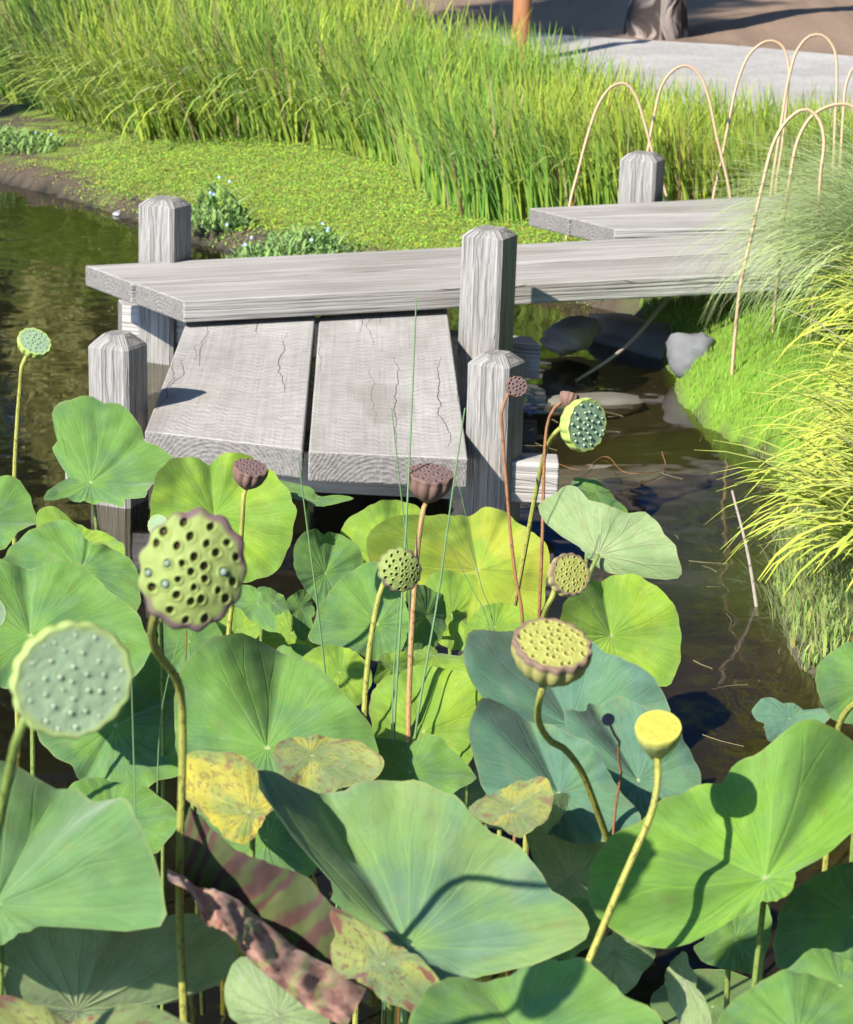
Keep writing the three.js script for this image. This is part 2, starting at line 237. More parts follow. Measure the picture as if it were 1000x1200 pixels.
// ---------------------------------------------------------------- lotus leaves
// geometry only: c = centre (m), n = facing, k = cup curvature (1/m), outlineRadius = distance from centre to rim in metres at 48 angles, f = folds [angle, depth in m, width]
const LEAVES = [
{"l":"green lotus leaf with torn side standing before the short left bridge post","m":"green","c":[-0.8294,0.5048,-6.0678],"n":[-0.1003,0.7519,0.6516],"k":0.7,"outlineRadius":[0.065,0.071,0.08,0.095,0.11,0.121,0.072,0.067,0.063,0.06,0.057,0.054,0.054,0.057,0.06,0.063,0.067,0.07,0.095,0.142,0.127,0.177,0.172,0.165,0.165,0.164,0.181,0.221,0.21,0.197,0.186,0.178,0.191,0.2,0.206,0.209,0.211,0.214,0.216,0.218,0.216,0.209,0.15,0.144,0.106,0.076,0.067,0.059],"f":[[0.952,0.025,0.16]]},
{"l":"round lime green lotus leaf behind the brown seed pod with yellow stem","m":"lime","c":[-0.4891,0.5502,-5.6647],"n":[0.0496,0.4467,0.8933],"k":0.3,"outlineRadius":[0.148,0.147,0.146,0.145,0.144,0.143,0.143,0.143,0.144,0.144,0.145,0.148,0.152,0.157,0.163,0.17,0.18,0.19,0.194,0.195,0.192,0.19,0.188,0.187,0.187,0.183,0.18,0.177,0.175,0.174,0.17,0.166,0.166,0.163,0.155,0.148,0.135,0.123,0.136,0.147,0.153,0.158,0.159,0.157,0.154,0.151,0.15,0.149],"f":[[1.661,0.05,0.25],[2.535,-0.03,0.5],[0.056,-0.03,0.5]]},
{"l":"narrow lotus leaf seen edge-on with pointed tip under the plank end","m":"green","c":[-0.2774,0.5371,-5.869],"n":[0.2021,0.9093,0.3637],"k":0.5,"outlineRadius":[0.036,0.033,0.031,0.028,0.025,0.023,0.02,0.02,0.022,0.024,0.026,0.027,0.029,0.031,0.033,0.034,0.036,0.038,0.04,0.051,0.062,0.08,0.104,0.079,0.055,0.031,0.031,0.03,0.029,0.028,0.028,0.032,0.036,0.04,0.044,0.048,0.052,0.068,0.088,0.102,0.105,0.085,0.065,0.06,0.055,0.049,0.044,0.039]},
{"l":"plain green lotus leaf cut off by the picture edge below a thin green pod","m":"green","c":[-0.9001,0.7168,-4.9843],"n":[0.0,0.7071,0.7071],"k":0.4,"outlineRadius":[0.122,0.12,0.118,0.116,0.114,0.111,0.107,0.103,0.099,0.094,0.09,0.088,0.086,0.084,0.082,0.08,0.078,0.077,0.078,0.078,0.078,0.079,0.089,0.098,0.108,0.107,0.107,0.108,0.108,0.112,0.115,0.118,0.118,0.116,0.112,0.108,0.105,0.101,0.098,0.094,0.092,0.097,0.101,0.105,0.11,0.114,0.119,0.123]},
{"l":"small bright leaf with a brown nicked rim behind a wider green leaf","m":"lime","c":[-0.7623,0.5594,-5.3553],"n":[0.0,0.7507,0.6606],"k":0.4,"outlineRadius":[0.078,0.072,0.066,0.061,0.059,0.06,0.061,0.062,0.064,0.065,0.066,0.067,0.068,0.069,0.07,0.072,0.08,0.088,0.095,0.103,0.111,0.119,0.116,0.111,0.102,0.094,0.087,0.081,0.074,0.068,0.064,0.059,0.055,0.052,0.055,0.058,0.061,0.064,0.067,0.084,0.1,0.111,0.117,0.117,0.109,0.098,0.089,0.083]},
{"l":"two-lobed green lotus leaf between the torn leaf and the large blue-green pod","m":"green","c":[-0.6706,0.6906,-4.7687],"n":[0.0,0.7507,0.6606],"k":0.5,"outlineRadius":[0.156,0.157,0.156,0.153,0.15,0.147,0.143,0.14,0.136,0.133,0.13,0.131,0.134,0.137,0.14,0.144,0.15,0.156,0.161,0.151,0.14,0.131,0.123,0.118,0.114,0.109,0.103,0.097,0.091,0.086,0.081,0.074,0.065,0.058,0.062,0.066,0.069,0.084,0.104,0.12,0.128,0.132,0.135,0.139,0.145,0.149,0.153,0.156],"f":[[1.401,0.03,0.14]]},
{"l":"broad green lotus leaf directly behind the large pale flat-faced seed pod","m":"green","c":[-0.6588,0.793,-4.0699],"n":[0.0497,0.7161,0.6962],"k":0.5,"outlineRadius":[0.133,0.127,0.121,0.115,0.109,0.103,0.099,0.098,0.096,0.095,0.094,0.093,0.091,0.09,0.1,0.11,0.121,0.131,0.143,0.165,0.187,0.203,0.208,0.203,0.196,0.188,0.178,0.166,0.152,0.151,0.15,0.151,0.15,0.145,0.138,0.138,0.14,0.148,0.153,0.165,0.184,0.185,0.179,0.172,0.165,0.157,0.149,0.141],"f":[[1.67,0.05,0.3],[0.626,-0.04,0.4]]},
{"l":"wide green lotus leaf with pale centre spot above the yellowing leaf","m":"green","c":[-0.254,0.6246,-4.0216],"n":[0.0,0.65,0.76],"k":0.35,"outlineRadius":[0.155,0.15,0.142,0.133,0.125,0.118,0.11,0.103,0.099,0.096,0.094,0.091,0.089,0.088,0.089,0.09,0.09,0.091,0.102,0.114,0.127,0.141,0.168,0.187,0.187,0.185,0.18,0.171,0.165,0.16,0.163,0.166,0.17,0.176,0.181,0.187,0.197,0.198,0.197,0.194,0.19,0.188,0.191,0.189,0.183,0.175,0.166,0.16],"f":[[1.496,0.04,0.3],[2.276,-0.03,0.4],[0.413,-0.03,0.35]]},
{"l":"partly shaded green leaf behind the tall bent pod stem","m":"green","c":[-0.5459,0.5453,-4.3109],"n":[0.0,0.7507,0.6606],"k":0.4,"outlineRadius":[0.144,0.139,0.135,0.128,0.121,0.113,0.106,0.108,0.109,0.11,0.12,0.132,0.143,0.154,0.163,0.157,0.15,0.147,0.154,0.159,0.16,0.155,0.15,0.144,0.139,0.14,0.141,0.143,0.144,0.146,0.151,0.157,0.162,0.168,0.176,0.174,0.15,0.125,0.121,0.121,0.121,0.122,0.122,0.125,0.129,0.134,0.138,0.143],"f":[[0.81,0.04,0.35],[-2.031,0.04,0.4]]},
{"l":"small shaded green leaf under the largest holed seed pod","m":"green","c":[-0.4542,0.5632,-4.7322],"n":[0.2023,0.6068,0.7687],"k":0.4,"outlineRadius":[0.061,0.06,0.059,0.058,0.057,0.058,0.06,0.062,0.064,0.066,0.068,0.067,0.065,0.063,0.061,0.059,0.057,0.055,0.057,0.06,0.062,0.065,0.067,0.069,0.069,0.069,0.069,0.069,0.068,0.069,0.07,0.07,0.071,0.071,0.072,0.072,0.073,0.073,0.074,0.075,0.075,0.076,0.074,0.071,0.069,0.066,0.063,0.062]},
{"l":"small lime leaf just beside the yellow stem of the brown pod","m":"lime","c":[-0.3835,0.4921,-5.0239],"n":[0.0,0.5026,0.8645],"k":0.3,"outlineRadius":[0.05,0.052,0.053,0.054,0.056,0.057,0.058,0.057,0.053,0.049,0.045,0.044,0.043,0.042,0.04,0.039,0.038,0.037,0.037,0.04,0.043,0.046,0.049,0.049,0.048,0.047,0.046,0.046,0.045,0.045,0.045,0.046,0.046,0.046,0.047,0.048,0.049,0.049,0.05,0.05,0.047,0.045,0.043,0.04,0.039,0.042,0.044,0.047]},
{"l":"small green leaf fragment below the round lime leaf","m":"green","c":[-0.3366,0.579,-4.9448],"n":[-0.2023,0.6068,0.7687],"k":0.3,"outlineRadius":[0.058,0.054,0.05,0.045,0.04,0.036,0.035,0.036,0.036,0.037,0.038,0.039,0.04,0.041,0.05,0.059,0.068,0.074,0.08,0.068,0.052,0.036,0.03,0.026,0.021,0.016,0.011,0.007,0.009,0.011,0.013,0.015,0.017,0.018,0.02,0.022,0.024,0.026,0.031,0.036,0.041,0.046,0.05,0.054,0.056,0.056,0.057,0.057]},
{"l":"tiny leaf under the rim of the round lime leaf","m":"green","c":[-0.3348,0.4243,-5.4206],"n":[0.303,0.8081,0.5051],"k":0.3,"outlineRadius":[0.038,0.036,0.035,0.035,0.035,0.035,0.035,0.035,0.035,0.037,0.039,0.041,0.043,0.044,0.044,0.044,0.044,0.044,0.044,0.043,0.041,0.039,0.037,0.035,0.033,0.033,0.034,0.035,0.036,0.037,0.038,0.039,0.04,0.041,0.042,0.043,0.044,0.046,0.047,0.048,0.049,0.048,0.047,0.045,0.044,0.042,0.041,0.039]},
{"l":"low bright green leaf crowded between the two round leaves","m":"lime","c":[-0.2753,0.4568,-5.1178],"n":[0.0,0.6,0.8],"k":0.3,"outlineRadius":[0.075,0.074,0.072,0.071,0.067,0.062,0.058,0.054,0.05,0.047,0.048,0.05,0.051,0.052,0.054,0.055,0.057,0.058,0.065,0.071,0.077,0.084,0.086,0.081,0.075,0.069,0.062,0.054,0.047,0.039,0.041,0.042,0.043,0.045,0.046,0.048,0.049,0.05,0.05,0.051,0.051,0.052,0.055,0.06,0.064,0.068,0.072,0.077]},
{"l":"small upright dark leaf behind the tall green reed","m":"green","c":[-0.2568,0.525,-5.0853],"n":[0.5498,0.2999,0.7796],"k":0.3,"outlineRadius":[0.03,0.029,0.027,0.026,0.025,0.023,0.022,0.032,0.043,0.054,0.063,0.069,0.069,0.065,0.062,0.058,0.041,0.031,0.032,0.033,0.034,0.034,0.035,0.035,0.034,0.034,0.034,0.033,0.034,0.035,0.036,0.037,0.038,0.039,0.039,0.038,0.037,0.036,0.034,0.033,0.033,0.033,0.034,0.034,0.035,0.034,0.033,0.031]},
{"l":"heart-shaped leaf with one shaded half before the dark gap under the planks","m":"green","c":[-0.2212,0.4903,-5.4395],"n":[0.3491,0.399,0.8479],"k":0.5,"outlineRadius":[0.071,0.068,0.065,0.061,0.061,0.061,0.062,0.064,0.069,0.073,0.075,0.076,0.073,0.068,0.063,0.061,0.065,0.07,0.074,0.079,0.083,0.087,0.091,0.094,0.098,0.099,0.1,0.103,0.105,0.106,0.106,0.105,0.103,0.1,0.097,0.088,0.093,0.099,0.102,0.104,0.104,0.101,0.097,0.092,0.087,0.082,0.078,0.075],"f":[[1.067,0.04,0.3],[2.628,-0.04,0.6]]},
{"l":"round green leaf with pale centre spot behind the small dark-rimmed pod","m":"green","c":[-0.0925,0.5121,-5.0296],"n":[0.0,0.4472,0.8944],"k":0.35,"outlineRadius":[0.134,0.138,0.147,0.127,0.103,0.09,0.082,0.074,0.074,0.073,0.073,0.074,0.075,0.075,0.075,0.076,0.075,0.074,0.072,0.07,0.068,0.065,0.064,0.065,0.065,0.065,0.065,0.067,0.069,0.071,0.076,0.082,0.088,0.095,0.108,0.121,0.13,0.134,0.133,0.132,0.13,0.128,0.126,0.125,0.124,0.124,0.129,0.132],"f":[[1.925,0.03,0.3],[0.909,-0.03,0.4]]},
{"l":"lime lotus leaf peeking out behind the large yellow-green leaf","m":"lime","c":[-0.0886,0.4378,-5.8405],"n":[-0.0503,0.4224,0.905],"k":0.3,"outlineRadius":[0.106,0.098,0.093,0.09,0.086,0.082,0.08,0.08,0.081,0.081,0.082,0.083,0.083,0.084,0.085,0.086,0.087,0.088,0.089,0.09,0.091,0.092,0.094,0.095,0.099,0.103,0.107,0.11,0.114,0.117,0.117,0.117,0.115,0.113,0.111,0.11,0.109,0.108,0.107,0.105,0.106,0.107,0.111,0.117,0.122,0.122,0.122,0.114]},
{"l":"large yellow-green lotus leaf with yellow patch below the wooden post","m":"yellowgreen","c":[0.1205,0.4793,-5.5403],"n":[-0.0503,0.4224,0.905],"k":0.35,"outlineRadius":[0.243,0.225,0.207,0.189,0.173,0.158,0.15,0.142,0.136,0.137,0.139,0.141,0.148,0.155,0.16,0.165,0.169,0.175,0.181,0.178,0.172,0.167,0.162,0.159,0.162,0.165,0.166,0.161,0.152,0.147,0.146,0.144,0.146,0.147,0.147,0.145,0.142,0.133,0.131,0.137,0.141,0.151,0.163,0.186,0.207,0.227,0.248,0.254],"f":[[1.781,0.05,0.25],[2.828,-0.04,0.4],[0.429,-0.04,0.4]]},
{"l":"dark shaded leaf turned aside behind the tan pod stem","m":"green","c":[0.0074,0.5639,-4.9404],"n":[0.7547,0.3522,0.5535],"k":0.3,"outlineRadius":[0.075,0.077,0.078,0.081,0.086,0.09,0.086,0.083,0.079,0.076,0.073,0.07,0.068,0.065,0.062,0.06,0.057,0.054,0.056,0.059,0.062,0.065,0.069,0.073,0.077,0.075,0.072,0.069,0.065,0.062,0.06,0.061,0.061,0.062,0.063,0.064,0.066,0.068,0.07,0.073,0.076,0.075,0.074,0.073,0.072,0.071,0.072,0.074]},
{"l":"folded lime leaf between the two green reeds","m":"lime","c":[0.0605,0.5342,-5.0359],"n":[0.1009,0.5044,0.8575],"k":0.4,"outlineRadius":[0.049,0.05,0.052,0.053,0.055,0.056,0.058,0.06,0.063,0.066,0.068,0.07,0.072,0.073,0.075,0.067,0.059,0.051,0.047,0.044,0.04,0.036,0.033,0.033,0.033,0.034,0.034,0.034,0.034,0.044,0.063,0.088,0.099,0.096,0.091,0.091,0.092,0.094,0.096,0.096,0.094,0.09,0.085,0.076,0.066,0.055,0.046,0.048]},
{"l":"low lime leaf tucked under the large yellow-green leaf","m":"lime","c":[0.1439,0.5787,-4.8406],"n":[0.0,0.5026,0.8645],"k":0.3,"outlineRadius":[0.056,0.059,0.062,0.064,0.067,0.07,0.072,0.075,0.069,0.064,0.058,0.053,0.052,0.052,0.052,0.051,0.051,0.051,0.05,0.05,0.05,0.054,0.058,0.063,0.067,0.071,0.071,0.069,0.067,0.065,0.063,0.061,0.059,0.056,0.054,0.052,0.05,0.048,0.047,0.048,0.048,0.048,0.048,0.049,0.05,0.051,0.052,0.054]},
{"l":"dim little leaf in the gap below the folded lime leaf","m":"lime","c":[0.0238,0.5042,-4.8713],"n":[0.3094,0.722,0.6189],"k":0.3,"outlineRadius":[0.056,0.057,0.058,0.056,0.054,0.053,0.051,0.049,0.051,0.055,0.058,0.062,0.065,0.068,0.072,0.075,0.08,0.092,0.105,0.095,0.086,0.077,0.068,0.058,0.047,0.036,0.025,0.016,0.017,0.018,0.018,0.019,0.02,0.02,0.021,0.022,0.022,0.023,0.024,0.024,0.025,0.025,0.026,0.032,0.039,0.046,0.053,0.055]},
{"l":"scalloped bright green leaf crossed by the thin reed stems","m":"lime","c":[0.0078,0.5163,-4.4066],"n":[0.0,0.6,0.8],"k":0.4,"outlineRadius":[0.093,0.091,0.088,0.086,0.085,0.084,0.082,0.08,0.078,0.076,0.073,0.071,0.069,0.073,0.077,0.085,0.097,0.102,0.103,0.103,0.102,0.1,0.096,0.091,0.094,0.099,0.108,0.119,0.128,0.131,0.132,0.133,0.132,0.13,0.128,0.129,0.132,0.135,0.133,0.127,0.127,0.13,0.128,0.124,0.116,0.109,0.103,0.097],"f":[[1.735,0.03,0.3],[0.685,-0.03,0.4]]},
{"l":"smooth lime leaf behind the wide leaf with pale spot","m":"lime","c":[-0.1558,0.5491,-4.6241],"n":[0.0499,0.5993,0.799],"k":0.3,"outlineRadius":[0.063,0.06,0.057,0.054,0.051,0.048,0.049,0.051,0.053,0.054,0.056,0.058,0.062,0.069,0.076,0.076,0.074,0.071,0.069,0.066,0.066,0.066,0.065,0.064,0.062,0.06,0.058,0.056,0.054,0.052,0.051,0.05,0.049,0.049,0.05,0.051,0.052,0.053,0.055,0.057,0.059,0.062,0.065,0.069,0.073,0.076,0.072,0.067]},
{"l":"little curled leaf beside the yellow pod stem","m":"lime","c":[-0.0577,0.5817,-4.5814],"n":[0.6092,0.5077,0.6092],"k":0.5,"outlineRadius":[0.041,0.046,0.051,0.056,0.051,0.035,0.034,0.034,0.033,0.032,0.031,0.031,0.03,0.029,0.029,0.028,0.027,0.026,0.026,0.028,0.035,0.043,0.05,0.057,0.056,0.051,0.046,0.042,0.038,0.034,0.031,0.027,0.025,0.025,0.026,0.026,0.026,0.027,0.027,0.027,0.028,0.028,0.028,0.03,0.032,0.035,0.037,0.039]},
{"l":"tipped-up lotus leaf showing its pale veined underside","m":"under","c":[0.331,0.7823,-4.6909],"n":[-0.2991,0.4187,0.8574],"k":-1.0,"outlineRadius":[0.024,0.023,0.022,0.021,0.02,0.019,0.018,0.017,0.016,0.015,0.016,0.018,0.021,0.024,0.027,0.029,0.032,0.039,0.046,0.054,0.065,0.076,0.113,0.152,0.159,0.155,0.149,0.138,0.13,0.127,0.123,0.12,0.104,0.097,0.095,0.094,0.097,0.101,0.108,0.118,0.153,0.172,0.17,0.171,0.169,0.13,0.044,0.034],"s":[[0.3296,0.7881,-4.6718],[0.314,0.7683,-4.6349],[0.3088,0.7339,-4.6251]]},
{"l":"green leaf edge rising behind the pale upturned leaf","m":"green","c":[0.3418,0.8286,-4.9643],"n":[0.303,0.5051,0.8081],"k":0.3,"outlineRadius":[0.059,0.059,0.059,0.058,0.058,0.059,0.059,0.059,0.059,0.059,0.06,0.061,0.063,0.065,0.066,0.068,0.069,0.071,0.072,0.074,0.066,0.051,0.041,0.038,0.034,0.03,0.027,0.023,0.019,0.021,0.022,0.023,0.024,0.026,0.027,0.028,0.03,0.031,0.032,0.034,0.04,0.047,0.054,0.055,0.057,0.058,0.059,0.059]},
{"l":"bright rounded leaf with a dark fold beside open water","m":"lime","c":[0.3535,0.666,-4.5536],"n":[0.0,0.3522,0.9359],"k":0.3,"outlineRadius":[0.095,0.091,0.086,0.082,0.078,0.075,0.072,0.068,0.065,0.062,0.066,0.07,0.074,0.077,0.081,0.085,0.097,0.108,0.132,0.142,0.142,0.138,0.135,0.134,0.132,0.132,0.131,0.131,0.13,0.13,0.13,0.129,0.128,0.127,0.124,0.119,0.113,0.107,0.105,0.114,0.114,0.113,0.111,0.109,0.107,0.103,0.101,0.099],"f":[[1.733,0.08,0.3],[2.612,-0.07,0.5]]},
{"l":"big blue-green leaf spread behind the scalloped yellow pod","m":"blue","c":[0.2473,0.7143,-3.9433],"n":[-0.0499,0.5993,0.799],"k":0.45,"outlineRadius":[0.126,0.109,0.095,0.091,0.087,0.082,0.078,0.074,0.069,0.065,0.066,0.07,0.073,0.077,0.08,0.084,0.088,0.091,0.099,0.113,0.126,0.14,0.149,0.158,0.163,0.164,0.164,0.161,0.156,0.15,0.144,0.138,0.139,0.139,0.145,0.152,0.161,0.17,0.179,0.189,0.204,0.212,0.222,0.222,0.208,0.19,0.168,0.143],"f":[[1.973,0.08,0.3],[2.659,-0.07,0.4]]},
{"l":"blue-green leaf with a deep fold below the bent yellow-green stem","m":"blue","c":[0.208,0.7768,-3.4931],"n":[-0.0999,0.6191,0.7789],"k":0.5,"outlineRadius":[0.113,0.105,0.097,0.089,0.081,0.073,0.072,0.071,0.07,0.069,0.068,0.066,0.065,0.07,0.074,0.079,0.083,0.088,0.094,0.105,0.117,0.127,0.128,0.119,0.103,0.091,0.086,0.082,0.079,0.08,0.082,0.083,0.085,0.087,0.089,0.092,0.098,0.108,0.117,0.129,0.15,0.167,0.174,0.161,0.154,0.144,0.133,0.121],"f":[[2.012,0.08,0.3],[2.619,-0.07,0.4]]},
{"l":"blue-green leaf behind the tiny dried pod and the smooth yellow pod","m":"blue","c":[0.3408,0.724,-3.686],"n":[-0.0499,0.5993,0.799],"k":0.5,"outlineRadius":[0.075,0.073,0.07,0.068,0.065,0.063,0.061,0.06,0.061,0.061,0.061,0.061,0.061,0.061,0.062,0.062,0.062,0.062,0.063,0.067,0.072,0.076,0.081,0.089,0.097,0.098,0.097,0.096,0.095,0.095,0.095,0.1,0.107,0.113,0.115,0.116,0.122,0.131,0.15,0.149,0.162,0.141,0.137,0.149,0.131,0.114,0.097,0.08],"f":[[2.052,0.08,0.3],[2.527,-0.07,0.35]]},
{"l":"huge pale blue-green leaf with radiating veins above a curled brown leaf","m":"bluegreen","c":[-0.0048,0.7091,-3.1096],"n":[0.0,0.717,0.6971],"k":0.55,"outlineRadius":[0.036,0.034,0.033,0.031,0.029,0.028,0.026,0.024,0.025,0.027,0.03,0.032,0.034,0.037,0.04,0.045,0.051,0.057,0.066,0.077,0.093,0.109,0.142,0.192,0.231,0.238,0.231,0.206,0.204,0.205,0.203,0.199,0.197,0.2,0.222,0.231,0.244,0.246,0.247,0.246,0.266,0.27,0.271,0.253,0.12,0.113,0.039,0.038],"f":[[2.076,0.05,0.3],[2.511,-0.045,0.3]]},
{"l":"green leaf at the bottom marked by a round seed pod shadow","m":"green","c":[0.1257,0.8474,-2.5979],"n":[-0.05,0.7498,0.6598],"k":0.4,"outlineRadius":[0.123,0.124,0.122,0.12,0.118,0.116,0.115,0.113,0.112,0.11,0.108,0.107,0.106,0.108,0.11,0.112,0.115,0.117,0.119,0.125,0.134,0.143,0.152,0.161,0.16,0.156,0.143,0.125,0.119,0.114,0.11,0.106,0.102,0.097,0.093,0.091,0.09,0.089,0.087,0.086,0.086,0.093,0.1,0.107,0.111,0.115,0.118,0.121],"f":[[2.212,0.03,0.3],[0.836,-0.03,0.4]]},
{"l":"green and rust edged leaf lobe beside the curled brown leaf","m":"rust","c":[-0.0313,0.8714,-2.7192],"n":[-0.2018,0.8071,0.5549],"k":0.3,"outlineRadius":[0.068,0.065,0.062,0.058,0.051,0.044,0.037,0.037,0.037,0.037,0.037,0.037,0.038,0.042,0.047,0.052,0.057,0.063,0.074,0.08,0.076,0.072,0.072,0.076,0.066,0.055,0.048,0.042,0.036,0.032,0.031,0.031,0.03,0.029,0.028,0.027,0.029,0.033,0.038,0.042,0.047,0.057,0.071,0.1,0.097,0.077,0.071,0.07]},
{"l":"large smooth pale green leaf under the big flat-faced pod","m":"pale","c":[-0.4805,0.9359,-2.7064],"n":[0.0,0.717,0.6971],"k":0.35,"outlineRadius":[0.074,0.072,0.07,0.069,0.067,0.065,0.064,0.062,0.061,0.058,0.056,0.053,0.051,0.048,0.047,0.047,0.046,0.046,0.05,0.054,0.058,0.066,0.112,0.195,0.194,0.193,0.189,0.183,0.182,0.185,0.179,0.173,0.176,0.182,0.181,0.182,0.186,0.186,0.18,0.173,0.157,0.142,0.131,0.12,0.11,0.099,0.088,0.078],"f":[[1.295,0.035,0.3],[0.662,-0.035,0.35]]},
{"l":"deep green leaf underside hanging below the large pale leaf","m":"under","c":[-0.3997,0.7601,-2.7913],"n":[0.3485,-0.1991,0.9159],"k":-0.4,"outlineRadius":[0.048,0.045,0.041,0.038,0.035,0.032,0.029,0.026,0.023,0.019,0.016,0.013,0.01,0.011,0.014,0.018,0.021,0.024,0.027,0.031,0.034,0.037,0.046,0.065,0.179,0.205,0.203,0.195,0.184,0.164,0.141,0.133,0.126,0.125,0.125,0.126,0.134,0.142,0.156,0.164,0.163,0.165,0.175,0.184,0.179,0.168,0.054,0.051]},
{"l":"leaf with reddish rim along the bottom picture edge","m":"rust","c":[-0.3314,0.9934,-2.2548],"n":[0.0,0.8619,0.507],"k":0.3,"outlineRadius":[0.115,0.112,0.109,0.105,0.101,0.096,0.092,0.088,0.083,0.079,0.074,0.07,0.065,0.061,0.057,0.052,0.055,0.066,0.076,0.086,0.097,0.107,0.117,0.122,0.122,0.122,0.122,0.107,0.091,0.076,0.063,0.049,0.047,0.045,0.044,0.042,0.041,0.04,0.045,0.05,0.056,0.061,0.074,0.089,0.103,0.118,0.12,0.117]},
{"l":"yellow dying leaf with brown blotches","m":"yellow","c":[-0.2347,0.7938,-3.3419],"n":[-0.1005,0.6831,0.7233],"k":0.4,"outlineRadius":[0.076,0.067,0.059,0.056,0.052,0.049,0.049,0.05,0.05,0.05,0.05,0.05,0.05,0.045,0.041,0.037,0.033,0.029,0.029,0.028,0.027,0.027,0.026,0.025,0.027,0.031,0.034,0.038,0.042,0.048,0.056,0.061,0.062,0.062,0.063,0.064,0.068,0.075,0.081,0.088,0.093,0.102,0.121,0.131,0.133,0.124,0.11,0.092]},
{"l":"brown-speckled green leaf behind the huge veined leaf","m":"spotted","c":[-0.1645,0.745,-3.692],"n":[0.0,0.7071,0.7071],"k":0.3,"outlineRadius":[0.058,0.059,0.059,0.06,0.06,0.06,0.061,0.061,0.061,0.062,0.063,0.064,0.065,0.067,0.068,0.07,0.072,0.073,0.079,0.088,0.098,0.108,0.114,0.115,0.101,0.09,0.08,0.07,0.059,0.049,0.046,0.042,0.039,0.038,0.036,0.035,0.034,0.032,0.031,0.031,0.034,0.037,0.04,0.043,0.046,0.05,0.054,0.057]},
{"l":"large vivid green leaf catching two round pod shadows","m":"lime2","c":[0.4763,0.7814,-3.2031],"n":[-0.1496,0.6581,0.7379],"k":0.3,"outlineRadius":[0.224,0.231,0.238,0.237,0.213,0.189,0.165,0.104,0.067,0.058,0.048,0.039,0.034,0.035,0.035,0.036,0.037,0.037,0.038,0.038,0.039,0.039,0.04,0.04,0.041,0.041,0.042,0.064,0.087,0.133,0.224,0.242,0.246,0.248,0.24,0.229,0.197,0.183,0.173,0.161,0.148,0.154,0.161,0.165,0.172,0.182,0.193,0.215],"f":[[2.783,0.03,0.3],[-2.946,-0.05,0.35],[1.098,0.03,0.35],[1.448,-0.03,0.3]]},
{"l":"dim olive leaf underside with folded yellow rim","m":"under","c":[0.2273,0.6597,-3.4595],"n":[0.453,0.1007,0.8858],"k":-0.5,"outlineRadius":[0.049,0.045,0.042,0.038,0.034,0.034,0.034,0.034,0.034,0.035,0.035,0.035,0.036,0.036,0.036,0.036,0.038,0.05,0.061,0.061,0.059,0.057,0.055,0.054,0.052,0.055,0.06,0.065,0.096,0.112,0.106,0.102,0.099,0.101,0.107,0.115,0.126,0.13,0.13,0.128,0.123,0.116,0.104,0.086,0.077,0.069,0.061,0.053],"flap":{"m":"spotted","c":[0.1352,0.8031,-3.3654],"n":[-0.303,0.8081,0.5051],"k":0.8,"outlineRadius":[0.045,0.052,0.059,0.061,0.055,0.049,0.044,0.043,0.042,0.042,0.041,0.041,0.041,0.04,0.04,0.045,0.05,0.055,0.058,0.057,0.057,0.057,0.056,0.056,0.056,0.056,0.058,0.06,0.061,0.063,0.064,0.064,0.063,0.062,0.06,0.053,0.048,0.046,0.044,0.041,0.039,0.037,0.037,0.038,0.04,0.041,0.042,0.044]}},
{"l":"dark leaf in the shadow of the large vivid green leaf","m":"green","c":[0.6281,0.6594,-3.3554],"n":[0.0999,0.5496,0.8294],"k":0.3,"outlineRadius":[0.114,0.116,0.122,0.129,0.135,0.12,0.105,0.097,0.092,0.087,0.082,0.077,0.078,0.082,0.086,0.09,0.094,0.098,0.1,0.1,0.1,0.099,0.099,0.099,0.099,0.1,0.101,0.102,0.102,0.103,0.1,0.097,0.093,0.089,0.085,0.081,0.079,0.078,0.078,0.077,0.078,0.079,0.08,0.085,0.09,0.095,0.101,0.108]},
{"l":"small shaded leaf hanging under the large vivid green leaf","m":"green","c":[0.4868,0.5357,-3.528],"n":[0.0995,0.597,0.796],"k":0.3,"outlineRadius":[0.05,0.065,0.067,0.065,0.062,0.057,0.053,0.05,0.049,0.048,0.048,0.047,0.046,0.049,0.051,0.053,0.051,0.049,0.048,0.046,0.047,0.048,0.049,0.051,0.052,0.056,0.059,0.063,0.067,0.071,0.075,0.075,0.074,0.071,0.063,0.054,0.045,0.036,0.03,0.032,0.034,0.035,0.037,0.039,0.041,0.043,0.045,0.047]},
{"l":"sunlit rounded leaf at the bottom below the shaded leaf","m":"green","c":[0.4486,0.8204,-2.6733],"n":[0.0,0.7507,0.6606],"k":0.4,"outlineRadius":[0.094,0.093,0.092,0.092,0.091,0.09,0.088,0.086,0.084,0.082,0.08,0.078,0.079,0.079,0.08,0.081,0.081,0.082,0.082,0.083,0.084,0.086,0.088,0.09,0.093,0.095,0.095,0.095,0.094,0.092,0.09,0.087,0.083,0.08,0.078,0.075,0.074,0.075,0.076,0.077,0.078,0.079,0.08,0.083,0.086,0.089,0.091,0.094],"f":[[2.141,0.03,0.3]]},
{"l":"thin strip of leaf between the dark leaf and the sunlit rounded leaf","m":"green","c":[0.5545,0.722,-3.0092],"n":[0.0,0.8,0.6],"k":0.3,"outlineRadius":[0.077,0.073,0.069,0.066,0.063,0.06,0.057,0.054,0.051,0.048,0.045,0.045,0.047,0.05,0.052,0.054,0.057,0.059,0.062,0.064,0.066,0.069,0.071,0.073,0.074,0.075,0.076,0.073,0.067,0.06,0.054,0.047,0.041,0.041,0.043,0.045,0.048,0.05,0.052,0.054,0.056,0.058,0.06,0.062,0.064,0.07,0.08,0.081]},
